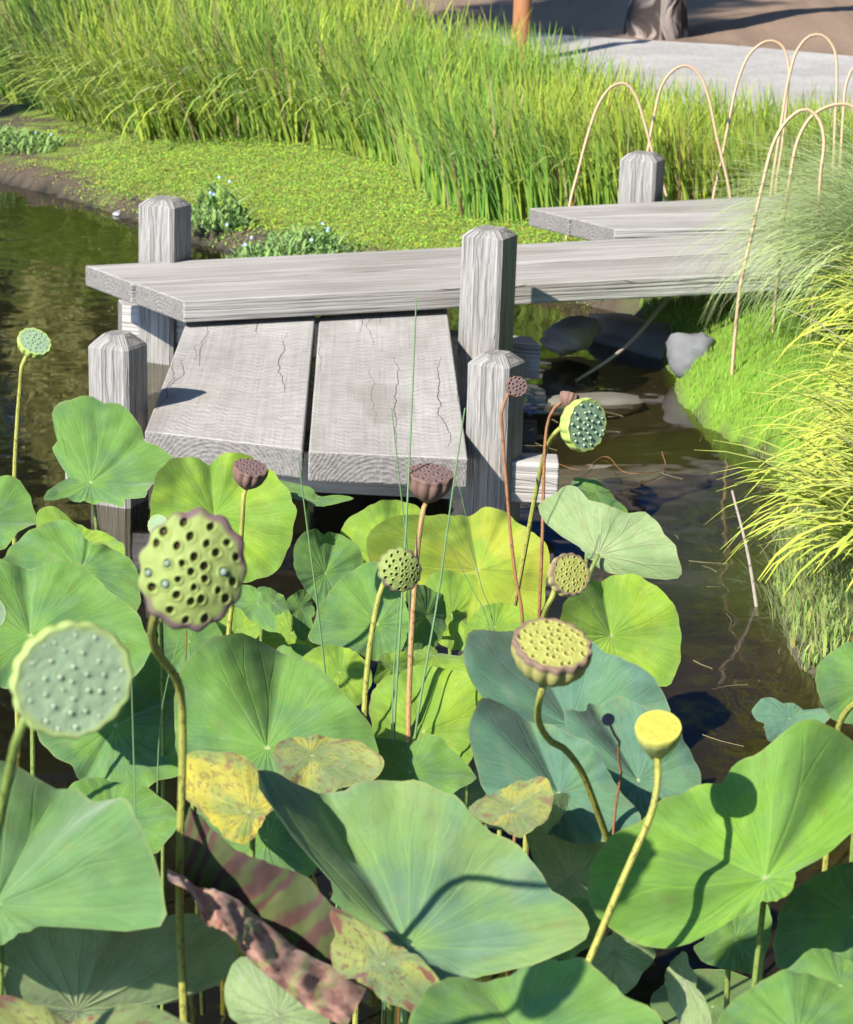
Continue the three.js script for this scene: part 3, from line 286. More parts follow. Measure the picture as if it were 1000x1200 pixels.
{"l":"narrow hanging leaf with grey-green veined underside","m":"under","c":[0.3864,0.5861,-3.2823],"n":[-0.5011,0.2004,0.8419],"k":-0.3,"outlineRadius":[0.031,0.031,0.031,0.031,0.03,0.03,0.034,0.038,0.043,0.047,0.052,0.062,0.08,0.097,0.098,0.098,0.093,0.079,0.065,0.05,0.037,0.028,0.018,0.017,0.018,0.018,0.019,0.019,0.02,0.02,0.02,0.021,0.021,0.022,0.022,0.023,0.026,0.033,0.039,0.04,0.038,0.037,0.035,0.034,0.032,0.031,0.031,0.031]},
{"l":"small pale leaf underside behind the smooth pod stem","m":"under","c":[0.2855,0.6196,-3.292],"n":[-0.199,0.398,0.8955],"k":-0.4,"outlineRadius":[0.031,0.032,0.034,0.035,0.037,0.039,0.041,0.042,0.044,0.046,0.047,0.049,0.051,0.054,0.057,0.057,0.055,0.053,0.051,0.05,0.048,0.048,0.051,0.053,0.055,0.057,0.053,0.049,0.045,0.041,0.036,0.035,0.033,0.032,0.031,0.029,0.028,0.027,0.027,0.026,0.026,0.025,0.025,0.025,0.025,0.027,0.028,0.029]},
{"l":"rounded green leaf cut off beside the yellow grass","m":"green","c":[0.6846,0.9007,-3.6846],"n":[0.0,0.6,0.8],"k":0.3,"outlineRadius":[0.085,0.085,0.086,0.086,0.086,0.085,0.085,0.08,0.076,0.072,0.072,0.072,0.072,0.072,0.072,0.072,0.073,0.073,0.074,0.074,0.075,0.076,0.076,0.077,0.078,0.077,0.077,0.077,0.076,0.076,0.075,0.074,0.073,0.072,0.071,0.07,0.069,0.068,0.067,0.066,0.068,0.069,0.072,0.074,0.077,0.08,0.083,0.084]},
{"l":"small pale curled leaf at the water above the vivid leaf","m":"blue","c":[0.592,0.7719,-3.8558],"n":[-0.1005,0.7035,0.7035],"k":0.4,"outlineRadius":[0.056,0.051,0.046,0.042,0.045,0.047,0.05,0.053,0.053,0.053,0.048,0.043,0.041,0.041,0.041,0.041,0.041,0.041,0.041,0.041,0.042,0.047,0.053,0.058,0.064,0.065,0.059,0.053,0.038,0.027,0.027,0.027,0.027,0.027,0.027,0.027,0.027,0.027,0.027,0.027,0.031,0.039,0.048,0.051,0.054,0.056,0.058,0.061]},
{"l":"dark leaf underside below the curled brown leaf","m":"under","c":[-0.1517,0.8239,-2.6743],"n":[-0.1018,0.3054,0.9468],"k":-0.3,"outlineRadius":[0.057,0.052,0.047,0.046,0.047,0.047,0.047,0.048,0.048,0.048,0.049,0.049,0.05,0.052,0.054,0.055,0.057,0.059,0.061,0.062,0.062,0.061,0.061,0.06,0.06,0.056,0.052,0.048,0.044,0.041,0.037,0.033,0.035,0.039,0.043,0.048,0.052,0.057,0.061,0.066,0.072,0.079,0.078,0.076,0.074,0.071,0.066,0.061]},
{"l":"green leaf mostly hidden behind the wide leaf with pale spot","m":"green","c":[-0.2857,0.4239,-4.9523],"n":[0.0,0.8,0.6],"k":0.3,"outlineRadius":[0.106,0.105,0.104,0.103,0.102,0.1,0.098,0.095,0.093,0.091,0.088,0.086,0.088,0.091,0.093,0.096,0.098,0.1,0.103,0.107,0.112,0.116,0.121,0.124,0.118,0.112,0.106,0.1,0.095,0.092,0.089,0.086,0.083,0.08,0.077,0.075,0.075,0.076,0.077,0.077,0.078,0.078,0.079,0.084,0.09,0.096,0.101,0.107]},
{"l":"lime leaf glimpsed between the scalloped leaf and the big blue-green leaf","m":"lime","c":[0.116,0.4375,-4.9042],"n":[0.0499,0.799,0.5993],"k":0.3,"outlineRadius":[0.071,0.07,0.07,0.07,0.069,0.069,0.071,0.073,0.075,0.078,0.08,0.082,0.084,0.085,0.086,0.087,0.088,0.09,0.091,0.095,0.101,0.106,0.111,0.117,0.121,0.12,0.119,0.118,0.117,0.114,0.11,0.107,0.103,0.1,0.095,0.091,0.086,0.081,0.077,0.075,0.074,0.074,0.073,0.073,0.072,0.072,0.071,0.071]},
{"l":"low green leaf shaded behind the huge veined leaf top","m":"green","c":[-0.0137,0.5568,-4.1062],"n":[0.0,0.8619,0.507],"k":0.3,"outlineRadius":[0.116,0.112,0.108,0.104,0.1,0.095,0.089,0.084,0.079,0.074,0.069,0.068,0.07,0.072,0.074,0.076,0.078,0.08,0.082,0.084,0.087,0.094,0.102,0.109,0.116,0.111,0.104,0.097,0.09,0.086,0.084,0.082,0.081,0.079,0.077,0.075,0.074,0.076,0.079,0.082,0.085,0.088,0.091,0.094,0.099,0.105,0.111,0.116]},
{"l":"low green leaf shaded behind the large smooth pale leaf","m":"green","c":[-0.4644,0.6595,-3.6155],"n":[0.0,0.8619,0.507],"k":0.3,"outlineRadius":[0.091,0.088,0.086,0.083,0.081,0.078,0.076,0.074,0.072,0.07,0.068,0.066,0.067,0.07,0.073,0.077,0.08,0.083,0.086,0.089,0.094,0.099,0.104,0.109,0.109,0.103,0.097,0.091,0.085,0.082,0.08,0.077,0.074,0.071,0.068,0.066,0.066,0.068,0.07,0.072,0.074,0.076,0.078,0.081,0.083,0.086,0.089,0.092]},
{"l":"low green leaf shaded beneath the dim olive underside","m":"green","c":[0.2034,0.5382,-3.5807],"n":[0.0,0.8619,0.507],"k":0.3,"outlineRadius":[0.078,0.077,0.075,0.074,0.073,0.072,0.07,0.069,0.068,0.066,0.065,0.064,0.063,0.066,0.069,0.072,0.075,0.078,0.081,0.084,0.089,0.094,0.099,0.104,0.1,0.095,0.09,0.086,0.081,0.077,0.073,0.069,0.065,0.061,0.057,0.057,0.058,0.059,0.06,0.061,0.062,0.063,0.064,0.066,0.069,0.071,0.074,0.076]},
{"l":"low green leaf shaded under the yellow dying leaf","m":"green","c":[-0.221,0.6764,-3.5163],"n":[0.0,0.8,0.6],"k":0.3,"outlineRadius":[0.103,0.099,0.094,0.089,0.085,0.085,0.084,0.083,0.083,0.082,0.081,0.081,0.082,0.083,0.085,0.086,0.088,0.089,0.09,0.091,0.091,0.091,0.092,0.092,0.092,0.09,0.088,0.085,0.082,0.08,0.077,0.074,0.076,0.077,0.079,0.08,0.081,0.083,0.085,0.089,0.093,0.097,0.101,0.105,0.109,0.113,0.113,0.108]},
{"l":"flat leaf floating on the dark water behind the huge veined leaf","m":"dark","c":[0.1179,0.008,-5.3515],"n":[0.0,1.0,0.0],"k":0.0,"outlineRadius":[0.108,0.106,0.104,0.103,0.101,0.099,0.101,0.111,0.12,0.129,0.138,0.148,0.157,0.157,0.158,0.159,0.159,0.155,0.15,0.145,0.14,0.135,0.13,0.125,0.121,0.116,0.111,0.116,0.122,0.128,0.134,0.14,0.146,0.152,0.158,0.155,0.152,0.148,0.143,0.137,0.131,0.125,0.119,0.116,0.114,0.113,0.111,0.109]},
{"l":"wet leaf floating under the hanging leaves","m":"dark","c":[0.567,0.008,-4.3553],"n":[0.0,1.0,0.0],"k":0.0,"outlineRadius":[0.116,0.116,0.115,0.115,0.115,0.114,0.122,0.138,0.154,0.17,0.186,0.177,0.156,0.136,0.119,0.115,0.112,0.108,0.104,0.101,0.097,0.094,0.09,0.086,0.083,0.085,0.096,0.107,0.117,0.128,0.138,0.148,0.153,0.159,0.165,0.163,0.159,0.155,0.144,0.133,0.122,0.119,0.119,0.118,0.118,0.117,0.117,0.117]}
];
const CURLED = [
[[-0.2685,1.0218,-2.8143],[-0.2498,1.0069,-2.81],[-0.233,0.9919,-2.8057],[-0.2081,0.9733,-2.8004],[-0.1835,0.9625,-2.7973],[-0.1549,0.9557,-2.7953],[-0.1262,0.945,-2.7923],[-0.101,0.9186,-2.7847],[-0.0741,0.9011,-2.7797],[-0.0429,0.8778,-2.773]],
[[-0.2856,0.9535,-2.8571],[-0.2656,0.9423,-2.8539],[-0.2486,0.929,-2.8501],[-0.2255,0.9179,-2.8469],[-0.1983,0.9059,-2.8435],[-0.171,0.893,-2.8398],[-0.1374,0.8743,-2.8344],[-0.1077,0.8515,-2.8279],[-0.0814,0.837,-2.8237],[-0.0476,0.8139,-2.8171]],
[[-0.2963,0.9012,-2.8734],[-0.2755,0.8927,-2.8709],[-0.2585,0.8807,-2.8675],[-0.2368,0.875,-2.8658],[-0.2078,0.8623,-2.8622],[-0.1816,0.845,-2.8572],[-0.1445,0.8206,-2.8502],[-0.1117,0.8005,-2.8445],[-0.086,0.7883,-2.841],[-0.0504,0.7653,-2.8344]],
[[-0.2908,0.9351,-2.8103],[-0.2702,0.928,-2.8082],[-0.2535,0.9168,-2.805],[-0.233,0.9136,-2.8041],[-0.2041,0.9009,-2.8004],[-0.179,0.8822,-2.7951],[-0.1414,0.856,-2.7876],[-0.1082,0.8376,-2.7823],[-0.0834,0.8267,-2.7792],[-0.048,0.8044,-2.7728]],
[[-0.2902,0.9574,-2.775],[-0.2699,0.9504,-2.773],[-0.2534,0.9393,-2.7698],[-0.2332,0.9362,-2.7689],[-0.2046,0.9236,-2.7653],[-0.1799,0.9051,-2.76],[-0.1428,0.8794,-2.7527],[-0.11,0.8612,-2.7474],[-0.0855,0.8504,-2.7443],[-0.0506,0.8284,-2.738]],
[[-0.2844,0.9761,-2.7232],[-0.2623,0.967,-2.7206],[-0.246,0.9505,-2.7158],[-0.2273,0.9462,-2.7146],[-0.2016,0.9333,-2.7109],[-0.1809,0.9161,-2.706],[-0.148,0.8919,-2.699],[-0.1158,0.8728,-2.6936],[-0.0905,0.8601,-2.6899],[-0.0566,0.8399,-2.6841]],
[[-0.2786,0.9937,-2.671],[-0.2541,0.9819,-2.6676],[-0.2377,0.9583,-2.6608],[-0.2209,0.9525,-2.6592],[-0.1987,0.939,-2.6553],[-0.1831,0.9235,-2.6509],[-0.1556,0.901,-2.6444],[-0.1239,0.8808,-2.6386],[-0.0974,0.8654,-2.6342],[-0.0645,0.8474,-2.6291]],
[[-0.2762,0.9982,-2.6515],[-0.2498,0.9843,-2.6475],[-0.2334,0.9553,-2.6392],[-0.2177,0.9484,-2.6372],[-0.198,0.9343,-2.6332],[-0.186,0.92,-2.6291],[-0.1621,0.8986,-2.6229],[-0.1306,0.8775,-2.6169],[-0.1031,0.8599,-2.6119],[-0.0708,0.8435,-2.6071]]
];
const PODS = [
{"l":"large green seed pod full of dark holes with a purple rim","k":"ripe","c":[-0.2443,1.3889,-2.5762],"n":[0.1203,0.2005,0.9723],"r":0.0567,"s":[[-0.2769,1.3564,-2.5794],[-0.2874,1.3249,-2.6016],[-0.2939,1.2935,-2.6363],[-0.2931,1.2646,-2.6717],[-0.2855,1.2364,-2.7073],[-0.2774,1.2068,-2.7425],[-0.2747,1.1691,-2.7754],[-0.2748,1.0777,-2.7929],[-0.2782,0.9647,-2.8042],[-0.2788,0.8589,-2.8175],[-0.2734,0.7308,-2.8245]]},
{"l":"big pale seed pod with flat grey-green face and hidden seeds","k":"pale","c":[-0.2983,1.4441,-2.0719],"n":[0.4032,0.1209,0.9071],"r":0.0521,"s":[[-0.3429,1.403,-2.0726],[-0.3527,1.3707,-2.0899],[-0.3657,1.3201,-2.1144],[-0.3794,1.2646,-2.1375],[-0.3945,1.1926,-2.1559]]},
{"l":"brown dried seed pod on a tan stem before the right plank","k":"brown","c":[0.0053,0.9989,-4.441],"n":[0.1005,0.9744,0.2009],"r":0.0399,"s":[[-0.0049,0.9378,-4.4359],[-0.0133,0.8657,-4.4288],[-0.0183,0.7391,-4.4185],[-0.0203,0.6113,-4.4079],[-0.0189,0.4747,-4.3947]]},
{"l":"small green pod with dark ragged rim on a yellow stem","k":"ripe","c":[-0.041,0.9199,-4.1062],"n":[0.3008,0.2005,0.9324],"r":0.0373,"s":[[-0.0716,0.8849,-4.1087],[-0.0838,0.8208,-4.0952],[-0.0924,0.7249,-4.085],[-0.0932,0.5728,-4.0587]]},
{"l":"scalloped yellow pod with brown rim on a sharply bent stem","k":"scallop","c":[0.1687,1.1323,-3.1268],"n":[0.08,0.9296,0.3598],"r":0.0517,"s":[[0.158,1.0739,-3.1226],[0.1555,1.0337,-3.161],[0.1603,0.991,-3.2112],[0.1789,0.948,-3.2613],[0.2025,0.9158,-3.3144],[0.2298,0.8659,-3.3626],[0.2561,0.7952,-3.4047],[0.2794,0.7251,-3.447],[0.2985,0.6472,-3.4871]]},
{"l":"smooth cone-shaped yellow pod without open holes","k":"young","c":[0.3115,1.0238,-3.1269],"n":[-0.0201,0.9241,0.3817],"r":0.0316,"s":[[0.3131,0.9767,-3.1259],[0.3114,0.9485,-3.0979],[0.3042,0.9191,-3.0821],[0.2884,0.8842,-3.0646],[0.2614,0.8227,-3.0396],[0.2418,0.7764,-3.0189],[0.2262,0.7411,-3.0013],[0.2097,0.7037,-2.9832]]},
{"l":"green pod with bumpy seeds turned towards the open water","k":"bumpy","c":[0.3041,1.008,-4.8077],"n":[0.6201,0.15,0.7701],"r":0.0512,"s":[[0.2506,0.9954,-4.8165],[0.2349,0.9508,-4.8745],[0.2251,0.8813,-4.9378],[0.2115,0.7603,-4.9863],[0.1919,0.5937,-5.0218],[0.1837,0.4832,-5.0733]]},
{"l":"half-shaded pod with small holes under the upturned pale leaf","k":"scallop","c":[0.24,0.9524,-4.0115],"n":[0.4505,0.4505,0.7708],"r":0.0364,"s":[[0.2125,0.9141,-4.013],[0.2044,0.8883,-4.0278],[0.1997,0.8558,-4.0532],[0.1942,0.801,-4.0721]]},
{"l":"tiny brown pod on a wiry orange stem before the chamfered post","k":"brown","c":[0.168,1.0635,-4.8756],"n":[0.2018,0.2018,0.9584],"r":0.0208,"s":[[0.1491,1.0408,-4.8816],[0.14,1.0124,-4.8696],[0.1435,0.9671,-4.8653],[0.1533,0.8849,-4.8504],[0.1655,0.7863,-4.8308],[0.181,0.6874,-4.8111],[0.1955,0.6206,-4.8007]]},
{"l":"brown dried pod on a yellow stem before the round lime leaf","k":"brown","c":[-0.3392,0.92,-4.7304],"n":[0.1995,0.9476,0.2494],"r":0.0327,"s":[[-0.3514,0.8693,-4.7284],[-0.3538,0.8152,-4.7264],[-0.3583,0.7446,-4.7321],[-0.3704,0.6571,-4.7331],[-0.3788,0.5529,-4.7292]]},
{"l":"green pod on a lone stem against dark pond water","k":"bumpy","c":[-0.8693,0.9867,-5.4778],"n":[0.3522,0.7547,0.5535],"r":0.0373,"s":[[-0.8958,0.9401,-5.4769],[-0.9031,0.8882,-5.4842],[-0.9127,0.7895,-5.4906],[-0.9195,0.6624,-5.4888]]},
{"l":"pale little pod peeking out behind the large holed pod","k":"pale","c":[-0.4594,0.9495,-4.2187],"n":[0.1001,0.3505,0.9312],"r":0.0191,"s":[[-0.4628,0.9234,-4.2237],[-0.4613,0.8441,-4.2405],[-0.4563,0.7138,-4.2552]]},
{"l":"pale pod mostly cut off by the picture edge","k":"pale","c":[-0.6078,1.049,-3.4151],"n":[0.398,0.199,0.8955],"r":0.024,"s":[[-0.6258,1.0215,-3.4196],[-0.6339,0.9505,-3.4388],[-0.6425,0.8623,-3.4655]]},
{"l":"tiny withered dark pod on a crooked brown stem","k":"brown","c":[0.2582,0.9715,-3.2888],"n":[-0.1009,0.5044,0.8575],"r":0.0088,"s":[[0.263,0.9573,-3.2972],[0.2696,0.9446,-3.2984],[0.2784,0.9275,-3.3109],[0.2767,0.9066,-3.3222],[0.2836,0.8779,-3.3313],[0.2811,0.8429,-3.3386],[0.279,0.7995,-3.3435]]},
{"l":"withered brown pod nodding behind the bumpy green pod","k":"brown","c":[0.2718,1.0525,-4.8724],"n":[0.2182,0.8729,-0.4364],"r":0.0183,"s":[[0.2612,1.0365,-4.8803],[0.2432,1.0235,-4.8745],[0.2328,0.9983,-4.8777],[0.2282,0.9506,-4.8744],[0.2286,0.8592,-4.8586],[0.23,0.7351,-4.8335]]},
{"l":"pod stem leaning in from beyond the rounded edge leaf","k":"ripe","c":[0.6852,1.0017,-3.5055],"n":[0.1005,0.7035,0.7035],"r":0.037,"s":[[0.664,0.9614,-3.5064],[0.6423,0.9347,-3.5123],[0.6284,0.9112,-3.5316],[0.6196,0.8804,-3.5488],[0.62,0.8325,-3.561]]}
];
const REEDS = [
{"l":"tallest green reed reaching up over the right plank","r":0.0035,"s":[[-0.0314,1.3098,-4.4781],[-0.0323,1.1594,-4.4558],[-0.0356,0.9045,-4.4035],[-0.0456,0.4921,-4.3061]]},
{"l":"short thin reed just beside the tallest reed","r":0.003,"s":[[-0.0694,1.11,-4.4728],[-0.0514,0.9844,-4.4576],[-0.0313,0.8459,-4.4387],[-0.0256,0.7656,-4.4365]]},
{"l":"green reed leaning away behind the tan pod stem","r":0.0035,"s":[[0.0611,1.138,-4.3768],[0.0441,0.9849,-4.3537],[0.0274,0.8188,-4.3269],[-0.0102,0.5118,-4.2597]]},
{"l":"green reed standing before the gap between the planks","r":0.0035,"s":[[-0.2283,1.0461,-4.3505],[-0.2176,0.9689,-4.3491],[-0.1898,0.797,-4.3207],[-0.163,0.6163,-4.2897],[-0.1422,0.4779,-4.2708]]},
{"l":"hair-thin reed over the large yellow-green leaf","r":0.002,"s":[[0.0565,0.9145,-4.7288],[0.0869,0.7998,-4.7168],[0.1121,0.6999,-4.7089],[0.1363,0.6342,-4.7109]]},
{"l":"short hair-thin slanting reed beside the large yellow-green leaf","r":0.002,"s":[[0.048,0.7885,-4.6927],[0.0833,0.7208,-4.6941],[0.1297,0.6245,-4.6873]]},
{"l":"thin reed rising beside the big pale pod","r":0.0025,"s":[[-0.4185,0.9469,-3.4898],[-0.415,0.8509,-3.4831],[-0.409,0.718,-3.4658]]},
{"l":"thin reed rising behind the tall bent pod stem","r":0.0025,"s":[[-0.3676,0.9316,-3.6935],[-0.3879,0.8554,-3.6924],[-0.3981,0.7851,-3.6931],[-0.4003,0.6382,-3.6718]]},
{"l":"short green reed between the small pod stem and tan stem","r":0.003,"s":[[-0.0437,0.7834,-4.3792],[-0.0488,0.6586,-4.3642],[-0.049,0.4809,-4.3341]]},
{"l":"reddish bare stalk below the large holed pod","r":0.003,"s":[[-0.4416,0.6501,-4.549],[-0.4433,0.5942,-4.5538],[-0.4466,0.5409,-4.5593]]}
];
const HOOPS = [
{"l":"bent cane hoop standing over the far square post","s":[[0.6213,0.2991,-11.9384],[0.6557,0.4542,-11.9829],[0.6974,0.6287,-12.0329],[0.7445,0.765,-12.072],[0.8018,0.84,-12.0935],[0.8614,0.8535,-12.0973],[0.9113,0.8013,-12.0824],[0.9554,0.6874,-12.0497],[1.0141,0.5047,-11.9973],[1.0808,0.3223,-11.945]]},
{"l":"bent cane hoop crossing the hoop over the far post","s":[[0.9529,0.2862,-12.0908],[0.9823,0.482,-12.1469],[1.015,0.6974,-12.2086],[1.0464,0.8348,-12.248],[1.1006,0.9067,-12.2686],[1.1606,0.9282,-12.2748],[1.2228,0.8874,-12.2631],[1.2667,0.7954,-12.2367],[1.314,0.61,-12.1836],[1.3889,0.332,-12.1039]]},
{"l":"tall bent cane hoop behind the middle of the far deck","s":[[1.3295,0.2985,-12.3023],[1.3605,0.4659,-12.3503],[1.3944,0.665,-12.4074],[1.4291,0.8444,-12.4588],[1.4861,0.9769,-12.4968],[1.5664,1.0351,-12.5135],[1.6286,1.0213,-12.5095],[1.6685,0.9435,-12.4872],[1.6672,0.7534,-12.4327],[1.6504,0.535,-12.3701],[1.6315,0.376,-12.3245]]},
{"l":"tallest bent cane hoop rising against the gravel path","s":[[1.5914,0.3975,-12.1747],[1.6228,0.6528,-12.2478],[1.6549,0.8885,-12.3154],[1.691,1.0149,-12.3517],[1.7497,1.0795,-12.3702],[1.8107,1.0815,-12.3708],[1.8658,1.0208,-12.3533],[1.8825,0.8962,-12.3176],[1.8815,0.7006,-12.2616],[1.8804,0.505,-12.2055]]},
{"l":"pale bent cane hoop rising in front of the deck end","s":[[1.1055,0.474,-9.1278],[1.1365,0.6382,-9.1749],[1.1701,0.8173,-9.2262],[1.2104,0.9817,-9.2733],[1.263,1.0636,-9.2968],[1.3205,1.0952,-9.3058],[1.368,1.0612,-9.2961],[1.3891,0.9877,-9.2751],[1.3811,0.8688,-9.241]]},
{"l":"pale bent cane hoop half buried in the fountain grass","s":[[1.2853,0.6609,-9.4414],[1.3025,0.7985,-9.4809],[1.3286,0.9517,-9.5248],[1.3731,1.0354,-9.5488],[1.4287,1.0738,-9.5598],[1.4821,1.0878,-9.5638],[1.5299,1.0803,-9.5617],[1.5801,1.0058,-9.5403],[1.5951,0.854,-9.4968]]},
{"l":"bent cane hoop cut off above the fountain grass","s":[[1.8973,0.5199,-12.1057],[1.9023,0.7141,-12.1614],[1.9161,0.8891,-12.2116],[1.9617,0.9682,-12.2343],[2.0229,0.9509,-12.2293],[2.0607,0.797,-12.1852],[2.0787,0.526,-12.1075]]}
];

const LEAF_LOOK = { // base, second tone, vein tone, amount of yellow, amount of brown, transmission, bloom
  green: [[0.115, 0.245, 0.03], [0.085, 0.195, 0.048], 0.0, 0.0, 0.3],
  lime: [[0.225, 0.37, 0.012], [0.16, 0.30, 0.018], 0.05, 0.0, 0.36],
  lime2: [[0.16, 0.335, 0.015], [0.13, 0.285, 0.03], 0.05, 0.0, 0.32],
  yellowgreen: [[0.29, 0.37, 0.015], [0.22, 0.34, 0.018], 0.4, 0.02, 0.36],
  blue: [[0.095, 0.205, 0.095], [0.07, 0.165, 0.095], 0.0, 0.02, 0.22],
  bluegreen: [[0.14, 0.255, 0.07], [0.10, 0.2, 0.1], 0.08, 0.0, 0.25],
  pale: [[0.13, 0.255, 0.06], [0.105, 0.22, 0.06], 0.0, 0.0, 0.28],
  yellow: [[0.36, 0.33, 0.035], [0.19, 0.25, 0.05], 0.9, 0.45, 0.3],
  spotted: [[0.2, 0.25, 0.06], [0.15, 0.21, 0.07], 0.5, 0.4, 0.3],
  rust: [[0.16, 0.22, 0.06], [0.13, 0.2, 0.07], 0.3, 0.75, 0.25],
  under: [[0.27, 0.37, 0.14], [0.23, 0.33, 0.12], 0.0, 0.0, 0.36],
  dark: [[0.11, 0.2, 0.03], [0.09, 0.17, 0.035], 0.0, 0.1, 0.1],
};
function veinField(u, v, seed) { // u,v in -1..1, veins radiate and fork
  const r = Math.hypot(u, v), a = Math.atan2(v, u) / (2 * Math.PI) + 0.5; let m = 0;
  const n = 20, wob = 0.012 * (fbm(u * 3 + seed, v * 3, 2) - 0.5);
  for (let k = -1; k <= 1; k++) {
    const i = ((Math.round(a * n) + k) % n + n) % n, c = (i + 0.5 * (hash2(i, seed) - 0.5)) / n; let da = Math.abs(a + wob - c); da = Math.min(da, 1 - da); const fork = 0.35 + 0.25 * hash2(i, seed + 7), sp = 0.011 * sstep(fork, 1.05, r) * (r - fork > 0 ? 1.3 : 0);
    const w = mix(0.014, 0.007, r); m = Math.max(m, 1 - Math.abs(da * 2 * Math.PI * r - sp * 2 * Math.PI * r) / w);
  }
  return clamp(m) * sstep(1.0, 0.85, r);
}
const veinBump = valueTex(512, 512, (s, t) => { const u = s * 2 - 1, v = t * 2 - 1, r = Math.hypot(u, v); return 0.5 + 0.22 * (fbm(u * 5, v * 5, 3) - 0.5) + 0.16 * (fbm(u * 26, v * 26, 3) - 0.5) - 0.4 * veinField(u, v, 3) * (1 - 0.5 * r); });
const leafMats = {};
for (const [name, [A, B, yel, bro, tr]] of Object.entries(LEAF_LOOK)) {
  const seed = name.length * 13 + name.charCodeAt(0), under = name.startsWith('under');
  const map = colorTex(512, 512, (s, t) => {
    const u = s * 2 - 1, v = t * 2 - 1, r = Math.hypot(u, v), vein = veinField(u, v, 3), a = Math.atan2(v, u);
    let c = mix3(A, B, sstep(0.35, 0.65, fbm(u * 2.5 + seed, v * 2.5, 4)));
    const ray = fbm(Math.cos(a) * 14 + seed, Math.sin(a) * 14, 3), bloom = sstep(0.4, 0.7, fbm(u * 7 + seed, v * 7 + 2, 4)), net = Math.pow(Math.abs(Math.sin(a * 44 + 5 * fbm(u * 8, v * 8, 2))), 10) * sstep(0.15, 0.5, r); c = c.map((x) => x * (0.86 + 0.28 * ray)); c = mix3(c, [c[0] * 1.12 + 0.012, c[1] * 1.06 + 0.01, c[2] * 1.1 + 0.018], bloom * 0.7); c = c.map((x) => x * (1 - 0.1 * net)); const bite = sstep(0.71, 0.735, fbm(u * 9 - seed, v * 9 + 3, 3)); c = mix3(c, [0.2, 0.17, 0.05], bite * 0.18);
    c = mix3(c, under ? [0.42, 0.45, 0.2] : A.map((x, i) => x * 1.25 + [0.04, 0.05, 0.015][i]), (under ? 0.7 : 0.3) * vein);
    const y = yel * sstep(0.5, 0.72, fbm(u * 2.1 + seed * 2, v * 2.1 + 4, 4) + 0.1 * (r - 0.5)) * (1 - 0.5 * vein); c = mix3(c, [0.5, 0.42, 0.03], y * 0.8);
    const speck = sstep(0.64, 0.7, fbm(u * 14 + seed, v * 14, 3)) * 0.12; c = mix3(c, [c[0] * 1.5, c[1] * 1.25, c[2]], speck);
    const br = bro * sstep(0.5, 0.62, fbm(u * 5 + seed, v * 5 - seed, 4) * 0.75 + 0.35 * (r - 0.55)); c = mix3(c, [0.17, 0.065, 0.04], clamp(br * 1.6));
    if (bro > 0.01) c = mix3(c, [0.13, 0.06, 0.035], bro * sstep(0.66, 0.72, fbm(u * 22, v * 22 + seed, 2)));
    const rim = sstep(0.975, 0.995, r + 0.03 * (fbm(Math.cos(a) * 8 + seed, Math.sin(a) * 8, 2) - 0.5)); c = mix3(c, [0.3, 0.28, 0.09], rim * 0.3);
    c = mix3(c, [0.4, 0.45, 0.2], sstep(0.035, 0.02, r) * 0.8);
    return c.map((x) => x * (0.93 + 0.14 * hash2(s * 512 | 0, t * 512 | 0)));
  });
  leafMats[name] = new THREE.MeshPhysicalMaterial({ map, bumpMap: veinBump, bumpScale: under ? -0.005 : 0.0022, roughness: 1, transmission: tr, thickness: 0, side: THREE.DoubleSide, clearcoat: name === 'dark' ? 0.5 : 0.05, clearcoatRoughness: 0.45 });
}
function leafFrame(n) { const u = Math.abs(n.y) < 0.98 ? new THREE.Vector3(0, 1, 0).cross(n) : new THREE.Vector3(1, 0, 0); u.addScaledVector(n, -u.dot(n)).normalize(); return [u, n.clone().cross(u)]; }
